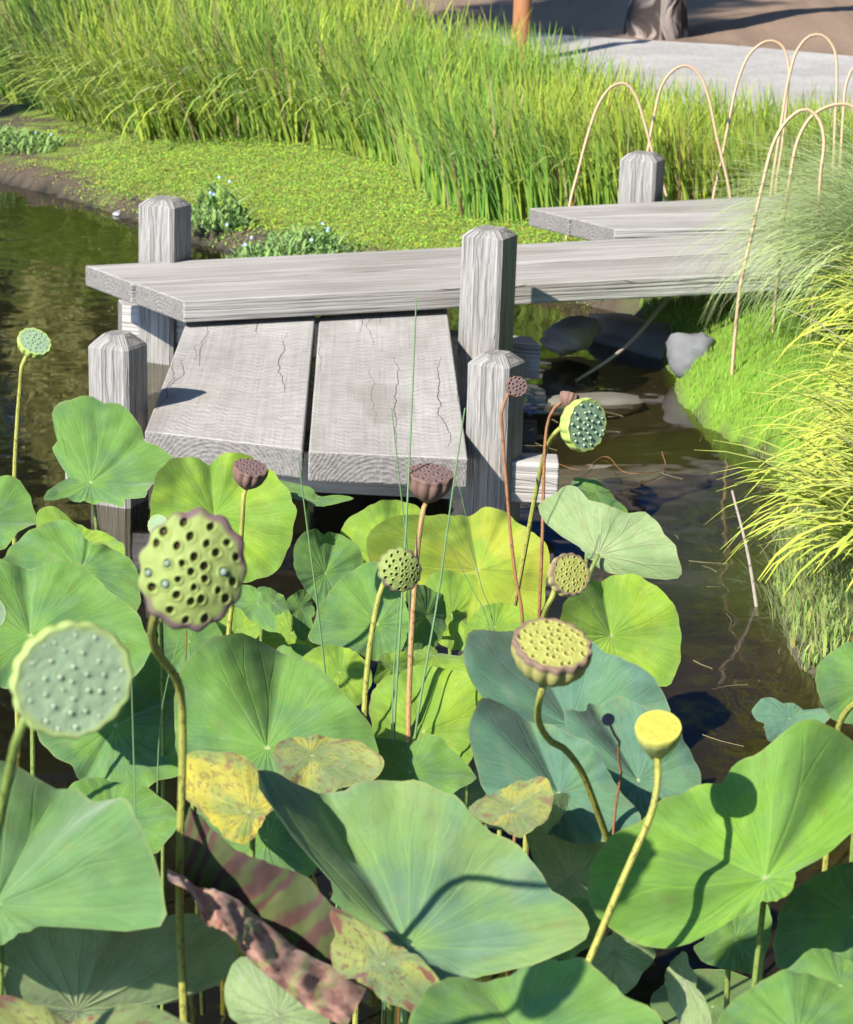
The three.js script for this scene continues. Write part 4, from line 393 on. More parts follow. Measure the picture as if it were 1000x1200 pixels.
function bladeSurface(d, seed) {
  const n = V(d.n).normalize(), [u, v] = leafFrame(n), N = 96, M = 22, pos = [], uv = [], idx = [], R = d.outlineRadius, K = R.length, r_ = rng(seed), ph = [r_() * 6.28, r_() * 6.28, r_() * 6.28], c = V(d.c);
  const mean = R.reduce((s, x) => s + x, 0) / K, flat = d.n[1] > 0.99;
  const at = (t) => { const f = ((t + Math.PI) / (2 * Math.PI) * K) % K, i = Math.floor(f), w = f - i, p0 = R[(i + K - 1) % K], p1 = R[i % K], p2 = R[(i + 1) % K], p3 = R[(i + 2) % K]; return 0.5 * (2 * p1 + (p2 - p0) * w + (2 * p0 - 5 * p1 + 4 * p2 - p3) * w * w + (3 * p1 - p0 - 3 * p2 + p3) * w * w * w); };
  for (let j = 0; j <= M; j++) for (let i = 0; i <= N; i++) {
    const t = -Math.PI + 2 * Math.PI * i / N, s = Math.pow(j / M, 0.85), rr = Math.max(0.004, at(t)) * (1 + (0.008 * Math.sin(t * 17 + ph[0]) + 0.05 * (fbm(7 * Math.cos(t) + seed, 7 * Math.sin(t), 3) - 0.5)) * s), r = rr * s;
    let h = d.k * r * r;
    if (!flat) h += mean * s * s * (0.09 * Math.sin(2 * t + ph[2]) + 0.085 * Math.sin(3 * t + ph[0]) + 0.075 * Math.sin(5 * t + ph[1]) + 0.025 * Math.sin(9 * t + ph[2]) * s) * (rr / mean) + 0.012 * mean * Math.sin(20 * t + ph[1]) * s + 0.36 * mean * (fbm(r * 11 * Math.cos(t) + seed, r * 14 * Math.sin(t), 3) - 0.5) * s;
    if (d.f) for (const [a, dep, wid] of d.f) { let da = Math.abs(t - a); da = Math.min(da, 2 * Math.PI - da); h -= dep * s * (rr / 0.15) * (dep > 0 ? 1.1 * Math.exp(-Math.abs(da / wid) * 1.1) : Math.exp(-((da / wid) ** 2))); }
    const x = r * Math.cos(t), y = r * Math.sin(t);
    pos.push(c.x + u.x * x + v.x * y + n.x * h, c.y + u.y * x + v.y * y + n.y * h, c.z + u.z * x + v.z * y + n.z * h);
    uv.push(0.5 + 0.5 * s * Math.cos(t), 0.5 + 0.5 * s * Math.sin(t));
  }
  for (let j = 0; j < M; j++) for (let i = 0; i < N; i++) { const a = j * (N + 1) + i; idx.push(a, a + N + 1, a + 1, a + 1, a + N + 1, a + N + 2); }
  const g = new THREE.BufferGeometry(); g.setAttribute('position', new THREE.Float32BufferAttribute(pos, 3)); g.setAttribute('uv', new THREE.Float32BufferAttribute(uv, 2)); g.setIndex(idx); g.computeVertexNormals(); return g;
}
const stemMap = colorTex(1024, 64, (u, v) => { const k = 0.78 + 0.4 * fbm(u * 60, v * 8, 4), sp = sstep(0.68, 0.74, fbm(u * 260, v * 14, 2)); return [k * mix(1, 0.55, sp), k * mix(1, 0.45, sp), k * mix(1, 0.5, sp)]; }), stemBump = valueTex(1024, 64, (u, v) => 0.5 + 0.5 * sstep(0.62, 0.75, fbm(u * 260, v * 14, 2)) + 0.2 * Math.sin(v * 50));
const stemMat = (r, g, b) => new THREE.MeshStandardMaterial({ color: lin(r, g, b), map: stemMap, bumpMap: stemBump, bumpScale: 0.0008, roughness: 0.7 });
const M_STALK = stemMat(0.18, 0.25, 0.045), M_YSTEM = stemMat(0.33, 0.33, 0.06), M_TAN = stemMat(0.42, 0.26, 0.1), M_RUST = stemMat(0.3, 0.13, 0.05);
LEAVES.forEach((d, i) => {
  const t = thing('lotus_leaf', d.l, 'lotus leaf', 'lotus leaves in the pond');
  part('blade', bladeSurface(d, i + 11), leafMats[d.m], t);
  if (d.flap) part('folded_rim', bladeSurface(d.flap, i + 211), leafMats[d.flap.m], t);
  const c = V(d.c), n = V(d.n), r = rng(i + 900);
  if (c.y > 0.1) {
    let pts;
    if (d.s) { pts = d.s.map(V); const e = pts[pts.length - 1]; pts.push(new THREE.Vector3(e.x, -0.25, e.z - 0.03)); }
    else { const lx = (r() - 0.5) * 0.08, lz = (r() - 0.6) * 0.1; pts = [c.clone().addScaledVector(n, -0.001), c.clone().addScaledVector(n, -0.03).add(new THREE.Vector3(0, -0.01, -0.005)), new THREE.Vector3(c.x - n.x * 0.04 + lx * 0.3, c.y * 0.6, c.z - n.z * 0.05 + lz * 0.4), new THREE.Vector3(c.x + lx, -0.25, c.z - 0.06 + lz)]; }
    part('stalk', tube(pts, 0.0042, 0.0055, 20, 7), M_STALK, t);
  }
});
// the curled, striped dying leaf
{
  const t = thing('lotus_leaf', 'curled lotus leaf rolled lengthwise with brown and green stripes', 'lotus leaf', 'lotus leaves in the pond');
  const rows = CURLED.map((r) => new THREE.CatmullRomCurve3(r.map(V))), N = 60, M = 36, pos = [], uv = [], idx = [];
  for (let i = 0; i <= N; i++) { const prof = new THREE.CatmullRomCurve3(rows.map((r) => r.getPoint(i / N))); for (let j = 0; j <= M; j++) { const p = prof.getPoint(j / M), w = 0.016 * (fbm(i * 0.22, j * 0.2, 4) - 0.5) + 0.006 * (fbm(i * 0.9, j * 0.7 + 7, 2) - 0.5); pos.push(p.x, p.y + w, p.z + w); uv.push(i / N, j / M); } }
  for (let i = 0; i < N; i++) for (let j = 0; j < M; j++) { const a = i * (M + 1) + j; idx.push(a, a + M + 1, a + 1, a + 1, a + M + 1, a + M + 2); }
  const g = new THREE.BufferGeometry(); g.setAttribute('position', new THREE.Float32BufferAttribute(pos, 3)); g.setAttribute('uv', new THREE.Float32BufferAttribute(uv, 2)); g.setIndex(idx); g.computeVertexNormals();
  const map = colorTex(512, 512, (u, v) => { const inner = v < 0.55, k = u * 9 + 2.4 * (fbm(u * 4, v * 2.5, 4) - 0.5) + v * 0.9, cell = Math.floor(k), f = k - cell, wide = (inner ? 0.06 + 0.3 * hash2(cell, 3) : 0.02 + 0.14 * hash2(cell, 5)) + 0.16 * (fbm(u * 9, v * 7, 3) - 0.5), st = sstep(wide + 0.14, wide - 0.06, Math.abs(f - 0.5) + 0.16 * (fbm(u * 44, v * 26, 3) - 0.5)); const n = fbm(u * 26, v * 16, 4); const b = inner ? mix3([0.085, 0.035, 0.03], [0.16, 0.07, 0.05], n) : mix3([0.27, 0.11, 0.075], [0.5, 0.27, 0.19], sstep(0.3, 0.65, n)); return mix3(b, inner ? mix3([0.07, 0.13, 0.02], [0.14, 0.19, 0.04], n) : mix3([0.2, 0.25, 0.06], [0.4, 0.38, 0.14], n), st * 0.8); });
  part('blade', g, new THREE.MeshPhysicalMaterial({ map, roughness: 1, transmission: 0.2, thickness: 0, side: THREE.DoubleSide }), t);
  const a = rows[2].getPoint(0.75); part('stalk', tube([a, new THREE.Vector3(a.x + 0.02, a.y * 0.5, a.z - 0.02), new THREE.Vector3(a.x + 0.03, -0.25, a.z - 0.04)], 0.004, 0.005, 12), M_STALK, t);
}

// ---------------------------------------------------------------- lotus seed pods
const POD = { // face, rim, side colours; side length, dome, scallop, rings of holes, hole radius share, hole depth, seed colour, seed height
  ripe: { face: [0.235, 0.29, 0.07], rim: [0.13, 0.075, 0.075], side: [0.26, 0.3, 0.08], len: 1.0, dome: 0.34, scal: 0.06, rings: [1, 6, 11, 13], hr: 0.068, hd: 0.2, seed: [0.12, 0.07, 0.03], up: -0.13, odd: true, ribs: 13 },
  pale: { face: [0.26, 0.35, 0.19], rim: [0.30, 0.38, 0.12], side: [0.32, 0.4, 0.1], len: 0.95, dome: 0.03, scal: 0.035, rings: [1, 6, 11, 15], hr: 0.05, hd: 0.03, seed: [0.36, 0.43, 0.27], up: 0.0, ribs: 16 },
  brown: { face: [0.15, 0.095, 0.085], rim: [0.17, 0.095, 0.07], side: [0.19, 0.105, 0.075], len: 1.5, dome: 0.08, scal: 0.07, rings: [1, 6, 11], hr: 0.085, hd: 0.22, seed: [0.06, 0.04, 0.04], up: -0.15, ribs: 11 },
  scallop: { face: [0.33, 0.33, 0.075], rim: [0.2, 0.125, 0.085], side: [0.33, 0.31, 0.09], len: 1.2, dome: 0.06, scal: 0.06, rings: [1, 7, 12, 14], hr: 0.062, hd: 0.16, seed: [0.22, 0.12, 0.04], up: -0.07, ribs: 15 },
  young: { face: [0.4, 0.37, 0.05], rim: [0.44, 0.42, 0.07], side: [0.36, 0.38, 0.12], len: 1.9, dome: 0.04, scal: 0.01, rings: [1, 6, 11], hr: 0.03, hd: 0.012, seed: [0.5, 0.48, 0.1], up: -0.02, ribs: 12 },
  bumpy: { face: [0.24, 0.34, 0.19], rim: [0.34, 0.42, 0.1], side: [0.33, 0.42, 0.09], len: 1.15, dome: 0.05, scal: 0.045, rings: [1, 6, 10, 12], hr: 0.07, hd: 0.05, seed: [0.28, 0.38, 0.23], up: 0.01, ribs: 14 },
};
const M_POD = new THREE.MeshStandardMaterial({ vertexColors: true, roughness: 0.75 });
const seedGeo = new THREE.SphereGeometry(1, 14, 10);
const seedMats = {}; for (const k in POD) seedMats[k] = new THREE.MeshStandardMaterial({ color: lin(...POD[k].seed), roughness: 0.85 });
const M_SEEDBLUE = new THREE.MeshStandardMaterial({ color: lin(0.2, 0.26, 0.19), roughness: 0.7 });
PODS.forEach((d, pi) => {
  const S = POD[d.k], R = d.r, r_ = rng(50 + pi), t = thing('lotus_seed_pod', d.l, 'seed pod', 'lotus seed pods'), big = R > 0.03;
  const n = V(d.n).normalize(), [u, v] = leafFrame(n), c = V(d.c), ell = pi === 0 ? 1.13 : 1;
  const holes = []; S.rings.forEach((m, k) => { const rr = k === 0 ? 0 : (k / (S.rings.length - 1)) * 0.79; for (let i = 0; i < m; i++) { const a = 6.283 * (i + 0.5 * (k % 2)) / m + (r_() - 0.5) * 0.26; const q = rr + (r_() - 0.5) * 0.09; holes.push([q * Math.cos(a), q * Math.sin(a), S.hr * (0.85 + 0.3 * r_())]); } });
  const N = big ? 168 : 72, F = big ? 46 : 20, B = 22, pos = [], col = [], idx = []; const put = (x, y, h, cc) => { const k = 0.9 + 0.2 * fbm(x * 9 + pi * 7, y * 9 + h * 5, 3); pos.push(c.x + R * (u.x * x + v.x * y * ell + n.x * h), c.y + R * (u.y * x + v.y * y * ell + n.y * h), c.z + R * (u.z * x + v.z * y * ell + n.z * h)); col.push(cc[0] * k, cc[1] * k, cc[2] * k); };
  const scal = (a) => 1 + S.scal * (0.5 + 0.5 * Math.cos(a * S.ribs)) * (0.7 + 0.6 * hash2(Math.round(a / 6.283 * S.ribs + 20), pi)) - S.scal * 0.5 + 0.03 * Math.sin(2 * a + pi) ;
  for (let j = 0; j <= F; j++) for (let i = 0; i <= N; i++) { const a = 6.2832 * i / N, s = j / F, q = 0.97 * s * mix(1, scal(a), s * s), x = q * Math.cos(a), y = q * Math.sin(a); let h = S.dome * (1 - s * s) + 0.04 * Math.pow(s, 6), inside = 0, lip = 0;
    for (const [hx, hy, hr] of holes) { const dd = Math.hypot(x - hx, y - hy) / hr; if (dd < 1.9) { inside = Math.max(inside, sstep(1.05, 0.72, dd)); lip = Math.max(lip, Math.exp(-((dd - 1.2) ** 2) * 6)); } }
    h += (S.hd > 0.1 ? 0.028 : 0.008) * lip - S.hd * inside + 0.03 * (fbm(x * 5 + pi, y * 5, 3) - 0.5);
    const rimw = sstep(0.86, 0.96, s + 0.06 * (fbm(Math.cos(a) * 3 + pi, Math.sin(a) * 3, 2) - 0.5)) * (d.k === 'ripe' ? sstep(0.35, 0.6, fbm(Math.cos(a) * 1.6 + pi * 3 + 2, Math.sin(a) * 1.6, 2) + 0.25 * Math.cos(a + 0.5)) : 1);
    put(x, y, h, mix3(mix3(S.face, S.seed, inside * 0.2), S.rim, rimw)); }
  for (let j = 1; j <= B; j++) for (let i = 0; i <= N; i++) { const a = 6.2832 * i / N, s = j / B, edge = Math.min(1, s * 6), rr = s < 0.14 ? mix(0.985, 1.0, Math.sin(s / 0.14 * Math.PI)) : mix(1.0, 0.12, Math.pow((s - 0.14) / 0.86, d.k === 'young' ? 1.3 : 2.4)); const rib = 1 + (scal(a) - 1) * mix(1, 0.8, s) * (1 - s * s) - S.scal * 0.8 * Math.pow(0.5 - 0.5 * Math.cos(a * S.ribs), 4) * sstep(0.05, 0.2, s) * (1 - s); const q = rr * rib;
    put(q * Math.cos(a), q * Math.sin(a), 0.03 - S.len * s, mix3(S.rim, S.side, sstep(0.05, 0.22, s))); }
  const T = F + B; for (let j = 0; j < T; j++) for (let i = 0; i < N; i++) { const a = j * (N + 1) + i; idx.push(a, a + N + 1, a + 1, a + 1, a + N + 1, a + N + 2); }
  const g = new THREE.BufferGeometry(); g.setAttribute('position', new THREE.Float32BufferAttribute(pos, 3)); g.setAttribute('color', new THREE.Float32BufferAttribute(col, 3)); g.setIndex(idx); g.computeVertexNormals();
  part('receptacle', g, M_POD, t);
  if (big && d.k !== 'young') holes.forEach(([x, y, hr], k) => { const oddSeed = S.odd && pi === 0 && [7, 12, 13, 24].includes(k); const h = S.dome * (1 - x * x - y * y) + (oddSeed ? 0.0 : S.up), sr = hr * (oddSeed ? 1.0 : S.up < 0 ? 0.72 : 0.85); const m = part('seed', seedGeo, oddSeed ? M_SEEDBLUE : seedMats[d.k], t); m.scale.setScalar(R * sr); m.position.set(c.x + R * (u.x * x + v.x * y * ell + n.x * h), c.y + R * (u.y * x + v.y * y * ell + n.y * h), c.z + R * (u.z * x + v.z * y * ell + n.z * h)); });
  const base = c.clone().addScaledVector(n, -R * (S.len - 0.06)), st = d.s.map(V), e = st[st.length - 1];
  st.unshift(base); st.push(new THREE.Vector3(e.x + (e.x - st[st.length - 2].x) * 0.3, -0.25, e.z - 0.03));
  const sr = R > 0.03 ? 0.0052 : R > 0.018 ? 0.0035 : 0.0022;
  part('stem', tube(st, sr * 0.9, sr * 1.15, 60, 8), d.k === 'brown' ? (pi === 2 ? M_TAN : pi === 9 ? M_YSTEM : M_RUST) : d.k === 'pale' ? M_STALK : M_YSTEM, t);
});
// reeds
const M_REED = new THREE.MeshStandardMaterial({ color: lin(0.13, 0.23, 0.09), roughness: 0.6 });
REEDS.forEach((d, i) => { const p = d.s.map(V), e = p[p.length - 1]; p.push(new THREE.Vector3(e.x, -0.2, e.z - 0.02)); solo('reed', tube(p, d.r * 0.35, d.r, 30, 6), i === 9 ? M_RUST : M_REED, d.l, 'reed', 'reeds among the lotus leaves'); });

// ---------------------------------------------------------------- iris bed, mat, bank plants
{
  const r = rng(7), lists = [[], [], [], []], geos = [bladeGeo(0.03, 0.3), bladeGeo(0.03, 0.75), bladeGeo(0.029, 1.3, 7), bladeGeo(0.028, 1.9, 8)];
  const M = leafMat(lin(1, 1, 1), 0.3);
  for (let k = 0; k < 32000; k++) {
    const x = mix(-4.6, 4.2, r()), f = lerpLine(IRIS_FRONT, x), b = lerpLine(IRIS_BACK, x), w = Math.pow(r(), 1.15), z = mix(f, b, w);
    if (fbm(x * 1.6, z * 1.6, 3) < 0.3 && r() < 0.5) continue;
    const depth = f - z, edge = sstep(0.7, 0, depth), left = sstep(0.5, -1.5, x);
    const out = Math.atan2(1, -0.45) ; // leaning towards the mat
    let dir = r() * 6.283; if (r() < 0.4 + 0.5 * edge) dir = out * 0 + mix(1.7, 2.9, r());
    const len = (1 + 0.1 * edge) * mix(0.5, 0.8, r()) * mix(0.86, 1.12, left) * mix(1, 0.74, sstep(0.5, 1.5, x)) * (0.9 + 0.25 * fbm(x * 2, z * 2, 2)), v = r() < edge * (0.15 + 0.5 * left) ? (r() < 0.6 ? 2 : 3) : r() < 0.5 ? 0 : r() < 0.75 ? 1 : 2;
    const hue = fbm(x * 1.1 + 3, z * 1.1, 3) + (r() - 0.5) * 0.7, c = r() < 0.06 ? (r() < 0.4 ? [0.26, 0.12, 0.06] : [0.42, 0.33, 0.16]) : mix3([0.13, 0.31, 0.025], [0.47, 0.53, 0.04], clamp(hue * 1.1 - 0.05));
    // yaw: blades bend towards local +x; direction angle dir measured from +x towards +z
    lists[v].push([x, groundY(x, z) - 0.02, z, -dir, -(0.03 + 0.22 * r()) * 0.7 - edge * r() * (0.25 + 0.4 * left), len, 0.6 + 0.4 * r(), ...c]);
  }
  const bed = new THREE.Group(); bed.name = 'iris_bed'; bed.userData = { label: 'dense bed of tall yellow-green iris leaves on the far bank', category: 'iris bed', kind: 'stuff' }; scene.add(bed);
  lists.forEach((l, i) => instances('leaf_blades', geos[i], M, l, bed));
}
{ // creeping mat on the far bank
  const r = rng(17), g = new THREE.CircleGeometry(1, 6); g.rotateX(-Math.PI / 2); const list = [], M = leafMat(lin(1, 1, 1), 0.25);
  for (let k = 0; k < 230000; k++) {
    const x = mix(-3, 1.3, r()), z = mix(-16.2, -11, r()), d = waterDist(x, z); if (d < 0.015 || z < lerpLine(IRIS_FRONT, x) - 0.12) continue;
    const n1 = fbm(x * 2.2 + 5, z * 2.2, 4), lush = sstep(0.25, 0.62, n1 + (x + 1.75) * 0.3); if (r() > 0.12 + 0.88 * lush) continue;
    const c = mix3([0.30, 0.31, 0.06], [0.30, 0.46, 0.02], clamp(lush * (0.5 + r()) * 0.8)).map((q) => q * (0.6 + 0.7 * r()));
    list.push([x, groundY(x, z, d) + 0.003 + 0.03 * r() * lush * (0.3 + 1.2 * fbm(x * 7, z * 7, 2)), z, r() * 6.28, (r() - 0.5) * 2.4, 0.0025 + 0.0035 * r(), 0.7 + 0.4 * r(), ...c]);
  }
  const o = new THREE.Group(); o.name = 'creeping_mat'; o.userData = { label: 'low bright green creeping plants carpeting the far bank', category: 'ground cover', kind: 'stuff' }; scene.add(o); instances('small_leaves', g, M, list, o);
}
// moss and short grass of the near right bank
{
  const r = rng(23), g = bladeGeo(0.12, 0.7, 3), list = [], M = leafMat(lin(1, 1, 1), 0.3);
  for (let k = 0; k < 60000; k++) {
    const x = mix(0.88, 2.2, r()), z = mix(-11, -5.6, r()), d = waterDist(x, z); if (d < 0.01) continue;
    const lushMoss = sstep(-8.0, -8.4, z) * sstep(-11, -10.3, z), c = mix3(mix3([0.18, 0.27, 0.05], [0.36, 0.42, 0.1], r()), (r() < 0.1 ? [0.3, 0.27, 0.09] : mix3([0.16, 0.33, 0.015], [0.3, 0.43, 0.03], r())), lushMoss).map((q) => q * (0.8 + 0.4 * r()));
    list.push([x, groundY(x, z, d) - 0.004 + 0.05 * lushMoss * sstep(0, 0.25, d) * fbm(x * 5, z * 5, 2), z, r() * 6.28, (r() - 0.5) * 0.8, mix(0.03 + 0.07 * r() * r(), 0.014 + 0.016 * r(), lushMoss), 1.3, ...c]);
  }
  const o = new THREE.Group(); o.name = 'bank_moss'; o.userData = { label: 'bright green moss and short grass sloping to the stream', category: 'moss', kind: 'stuff' }; scene.add(o); instances('moss_blades', g, M, list, o);
}
// arching ornamental grasses
function arching(name, label, cat, seed, roots, count, geoWidths, lens, bends, colA, colB, spread, dirMid, dirRange, tilt, group, dry) {
  const r = rng(seed), t = thing(name, label, cat, group), M = leafMat(lin(1, 1, 1), 0.3), geos = bends.map((b, i) => bladeGeo(geoWidths, b, 9, 1.25, 0.3)), lists = geos.map(() => []);
  for (let k = 0; k < count; k++) { const [x0, z0] = roots[Math.floor(r() * roots.length)], x = x0 + (r() - 0.5) * spread, z = z0 + (r() - 0.5) * spread; const dir = dirMid + (r() + r() - 1) * dirRange; const c = r() < dry ? [0.42, 0.38, 0.22] : mix3(colA, colB, r());
    lists[Math.floor(r() * geos.length)].push([x, groundY(x, z) - 0.01, z, -dir, -tilt[0] - tilt[1] * r(), mix(lens[0], lens[1], r()), 0.7 + 0.5 * r(), ...c]); }
  lists.forEach((l, i) => instances('grass_blades', geos[i], M, l, t)); return t;
}
arching('fountain_grass', 'fine blue-green fountain grass spilling over the deck end', 'ornamental grass', 31, [[1.8, -9.35], [1.95, -9.6], [1.72, -9.05], [2.0, -9.95], [2.1, -10.3]], 2700, 0.0075, [0.7, 1.15], [1.5, 1.9, 2.3, 2.7], [0.32, 0.46, 0.13], [0.56, 0.64, 0.27], 0.26, Math.PI, 1.1, [0.0, 0.35], undefined, 0.09);
[[1.86, -8.95, 40], [1.8, -8.5, 41], [1.7, -8.05, 45], [1.66, -7.65, 42], [1.54, -7.15, 43], [1.4, -6.6, 44]].forEach(([x, z, s], i) => arching('golden_sedge', ['yellow arching sedge clump tucked under the fountain grass', 'yellow arching sedge clump next to the mossy slope', 'yellow arching sedge clump at the widest part of the stream', 'yellow arching sedge clump hanging over the stream bend', 'yellow arching sedge clump above the short bank grass', 'yellow arching sedge clump rooted closest to the lotus leaves'][i], 'sedge', s, [[x, z]], 230, 0.05, [0.42, 0.78], [1.2, 1.8, 2.3], [0.36, 0.45, 0.03], [0.58, 0.6, 0.06], 0.28, Math.PI * 0.94, 1.3, [0.0, 0.4], 'golden sedge clumps on the right bank', 0.03));
arching('grass_tuft', 'loose green grass tuft at the waterline beside the rounded edge leaf', 'grass', 47, [[1.12, -6.5], [1.1, -6.8], [1.16, -7.1], [1.2, -7.4], [1.25, -6.3]], 1100, 0.008, [0.1, 0.24], [0.8, 1.5], [0.2, 0.3, 0.08], [0.38, 0.45, 0.14], 0.28, Math.PI, 2.4, [0.05, 0.5], undefined, 0.15);

// blue-flowered marsh plants
function marshPlant(x, z, w, h, n, label, seed) {
  const r = rng(seed), t = thing('blue_flowered_plant', label, 'flowering plant', 'blue-flowered plants on the far bank'), leaf = bladeGeo(0.3, 1.0, 4), list = [], fl = [], y0 = groundY(x, z);
  for (let k = 0; k < n; k++) { const a = r() * 6.28, q = Math.sqrt(r()), px = x + Math.cos(a) * q * w, pz = z + Math.sin(a) * q * w * 0.7; list.push([px, y0 + h * (1 - q * q) * r() * 0.9, pz, r() * 6.28, -(0.2 + 0.6 * r()), 0.05 + 0.05 * r(), 0.8, ...mix3([0.14, 0.28, 0.06], [0.28, 0.42, 0.11], r())]); }
  instances('leaves', leaf, leafMat(lin(1, 1, 1), 0.3), list, t);
  const petal = new THREE.CircleGeometry(0.0032, 5), gs = []; const m = Math.max(5, n / 80 | 0);
  for (let k = 0; k < m; k++) { const a = r() * 6.28, q = Math.sqrt(r()), px = x + Math.cos(a) * q * w, pz = z + Math.sin(a) * q * w * 0.7, py = y0 + h * (1 - q * q) + 0.03 + 0.03 * r(); for (let i = 0; i < 5; i++) { const g = petal.clone(); g.translate(0.0042, 0, 0); g.rotateZ(i * 1.2566); g.rotateX(-0.7 + 0.5 * r()); g.rotateY(0.4 * (r() - 0.5)); g.translate(px, py, pz); gs.push(g); } }
  part('blossoms', mergeGeometries(gs), new THREE.MeshStandardMaterial({ color: lin(0.4, 0.48, 0.8), roughness: 0.9, side: THREE.DoubleSide }), t).userData.kind = 'stuff';
}
marshPlant(-0.6, -11.7, 0.36, 0.2, 1100, 'spreading blue-flowered plant just behind the crossing deck', 61);
marshPlant(-1.06, -12.25, 0.17, 0.24, 330, 'upright blue-flowered plant beside the far left post', 62);
marshPlant(-2.55, -14.6, 0.42, 0.12, 600, 'blue-flowered patch on the eroded bank edge', 63);

// ---------------------------------------------------------------- stones, sticks, hoops
function rock(x, y, z, sx, sy, sz, seed, col, label) {
  let g = new THREE.IcosahedronGeometry(1, 4); g = mergeVertices(g.deleteAttribute('uv').deleteAttribute('normal')); const p = g.attributes.position, q = new THREE.Vector3(), cols = [];
  for (let i = 0; i < p.count; i++) { q.fromBufferAttribute(p, i); const n = fbm(q.x * 1.4 + seed, q.y * 1.4 + q.z * 1.1, 3) - 0.5, f = fbm(q.x * 5 + seed, q.z * 5 + q.y * 4, 3) - 0.5; const rg = Math.abs(fbm(q.x * 2.3 + seed * 2, q.y * 2.3 + q.z * 1.9, 3) - 0.5); const k = 1 + 0.5 * n + 0.22 * f - 0.5 * rg; const box = Math.pow(Math.abs(q.x) ** 4 + Math.abs(q.y) ** 4 + Math.abs(q.z) ** 4, -0.25); q.multiplyScalar(k * mix(1, box, 0.6)); p.setXYZ(i, q.x * sx, q.y * sy, q.z * sz); const t = 0.8 + 0.5 * fbm(q.x * 4 + seed, q.y * 5 + q.z * 3, 4); cols.push(col[0] * t, col[1] * t, col[2] * t); }
  g.setAttribute('color', new THREE.Float32BufferAttribute(cols, 3)); g.computeVertexNormals();
  const m = solo('bank_rock', g, M_ROCK, label, 'rock', 'rocks by the stream'); m.position.set(x, y, z); m.rotation.y = seed; return m;
}
const M_ROCK = new THREE.MeshStandardMaterial({ vertexColors: true, roughness: 0.9 });
rock(0.55, 0.09, -9.98, 0.2, 0.06, 0.09, 1.2, [0.36, 0.35, 0.34], 'pale grey boulder under the front edge of the crossing deck');
rock(0.85, 0.0, -10.3, 0.3, 0.09, 0.18, 2.3, [0.2, 0.19, 0.18], 'large boulder in the shade below the deck');
rock(1.0, 0.09, -9.66, 0.1, 0.09, 0.09, 3.1, [0.15, 0.15, 0.15], 'small grey stone at the tip of the mossy slope');
rock(0.6, -0.02, -9.25, 0.2, 0.045, 0.08, 0.2, [0.14, 0.125, 0.1], 'low dark slab standing just out of the stream');
rock(0.62, -0.05, -8.3, 0.34, 0.05, 0.13, 0.1, [0.16, 0.14, 0.1], 'flat brown slab lying under shallow water');
rock(-1.62, -0.02, -12.98, 0.05, 0.04, 0.04, 1.1, [0.3, 0.29, 0.28], 'little pale pebble at the far bank waterline');
const M_STICK = new THREE.MeshStandardMaterial({ color: lin(0.3, 0.25, 0.2), roughness: 0.9 });
solo('dead_stalk', tube([new THREE.Vector3(0.865, 0.284, -7.013), new THREE.Vector3(0.909, 0.128, -6.899), new THREE.Vector3(0.944, -0.06, -6.806)], 0.0035, 0.006, 14), M_STICK, 'straight dead stalk leaning out of the stream', 'dead stalk');
solo('fallen_branch', tube([new THREE.Vector3(0.55, 0.0, -9.55), new THREE.Vector3(0.75, 0.1, -9.75), new THREE.Vector3(0.95, 0.28, -10.0)], 0.006, 0.01, 14), M_STICK, 'thin branch leaning on the boulder under the deck', 'branch');
solo('fallen_twig', tube([new THREE.Vector3(0.40, 0.008, -8.35), new THREE.Vector3(0.5, 0.012, -8.2), new THREE.Vector3(0.6, 0.006, -8.42), new THREE.Vector3(0.66, 0.02, -8.15), new THREE.Vector3(0.78, 0.01, -8.25), new THREE.Vector3(0.8, 0.008, -8.5)], 0.001, 0.0018, 30), M_RUST, 'crooked tan twig afloat beside the chamfered post', 'twig');
{ // bits of straw and leaf litter drifting on the stream
  const r = rng(77), gs = [], cols = []; const c1 = [0.34, 0.28, 0.14], c2 = [0.14, 0.12, 0.06];
  for (let k = 0; k < 45; k++) { const x = mix(0.3, 1.15, r()), z = mix(-9.2, -5.6, r()); if (waterDist(x, z) > -0.02) continue; const L = 0.02 + 0.09 * r() * r(), a = r() * 6.28, dx = Math.cos(a) * L, dz = Math.sin(a) * L; const g = tube([new THREE.Vector3(x - dx, 0.0015, z - dz), new THREE.Vector3(x + dz * 0.15, 0.0025, z - dx * 0.15), new THREE.Vector3(x + dx, 0.0015, z + dz)], 0.0006, 0.001, 4, 4); const c = mix3(c1, c2, r()), n = g.attributes.position.count, a3 = new Float32Array(n * 3); for (let i = 0; i < n; i++) a3.set(c, 3 * i); g.setAttribute('color', new THREE.BufferAttribute(a3, 3)); gs.push(g); }
  const m = new THREE.Mesh(mergeGeometries(gs), new THREE.MeshStandardMaterial({ vertexColors: true, roughness: 0.9 })); m.name = 'floating_straw'; m.userData = { label: 'scattered straw bits drifting on the stream', category: 'straw', kind: 'stuff' }; m.castShadow = m.receiveShadow = true; scene.add(m);
}
const M_HOOP = new THREE.MeshStandardMaterial({ color: lin(0.5, 0.34, 0.2), roughness: 0.65 });
HOOPS.forEach((d) => { const p = d.s.map(V), A = p[0], B = p[p.length - 1]; p.unshift(new THREE.Vector3(A.x - 0.01, groundY(A.x, A.z) - 0.05, A.z)); p.push(new THREE.Vector3(B.x + 0.01, groundY(B.x, B.z) - 0.05, B.z)); solo('bent_hoop', tube(p, 0.0075, 0.0065, 72, 7), M_HOOP, d.l, 'garden hoop', 'bent cane hoops edging the path side'); });

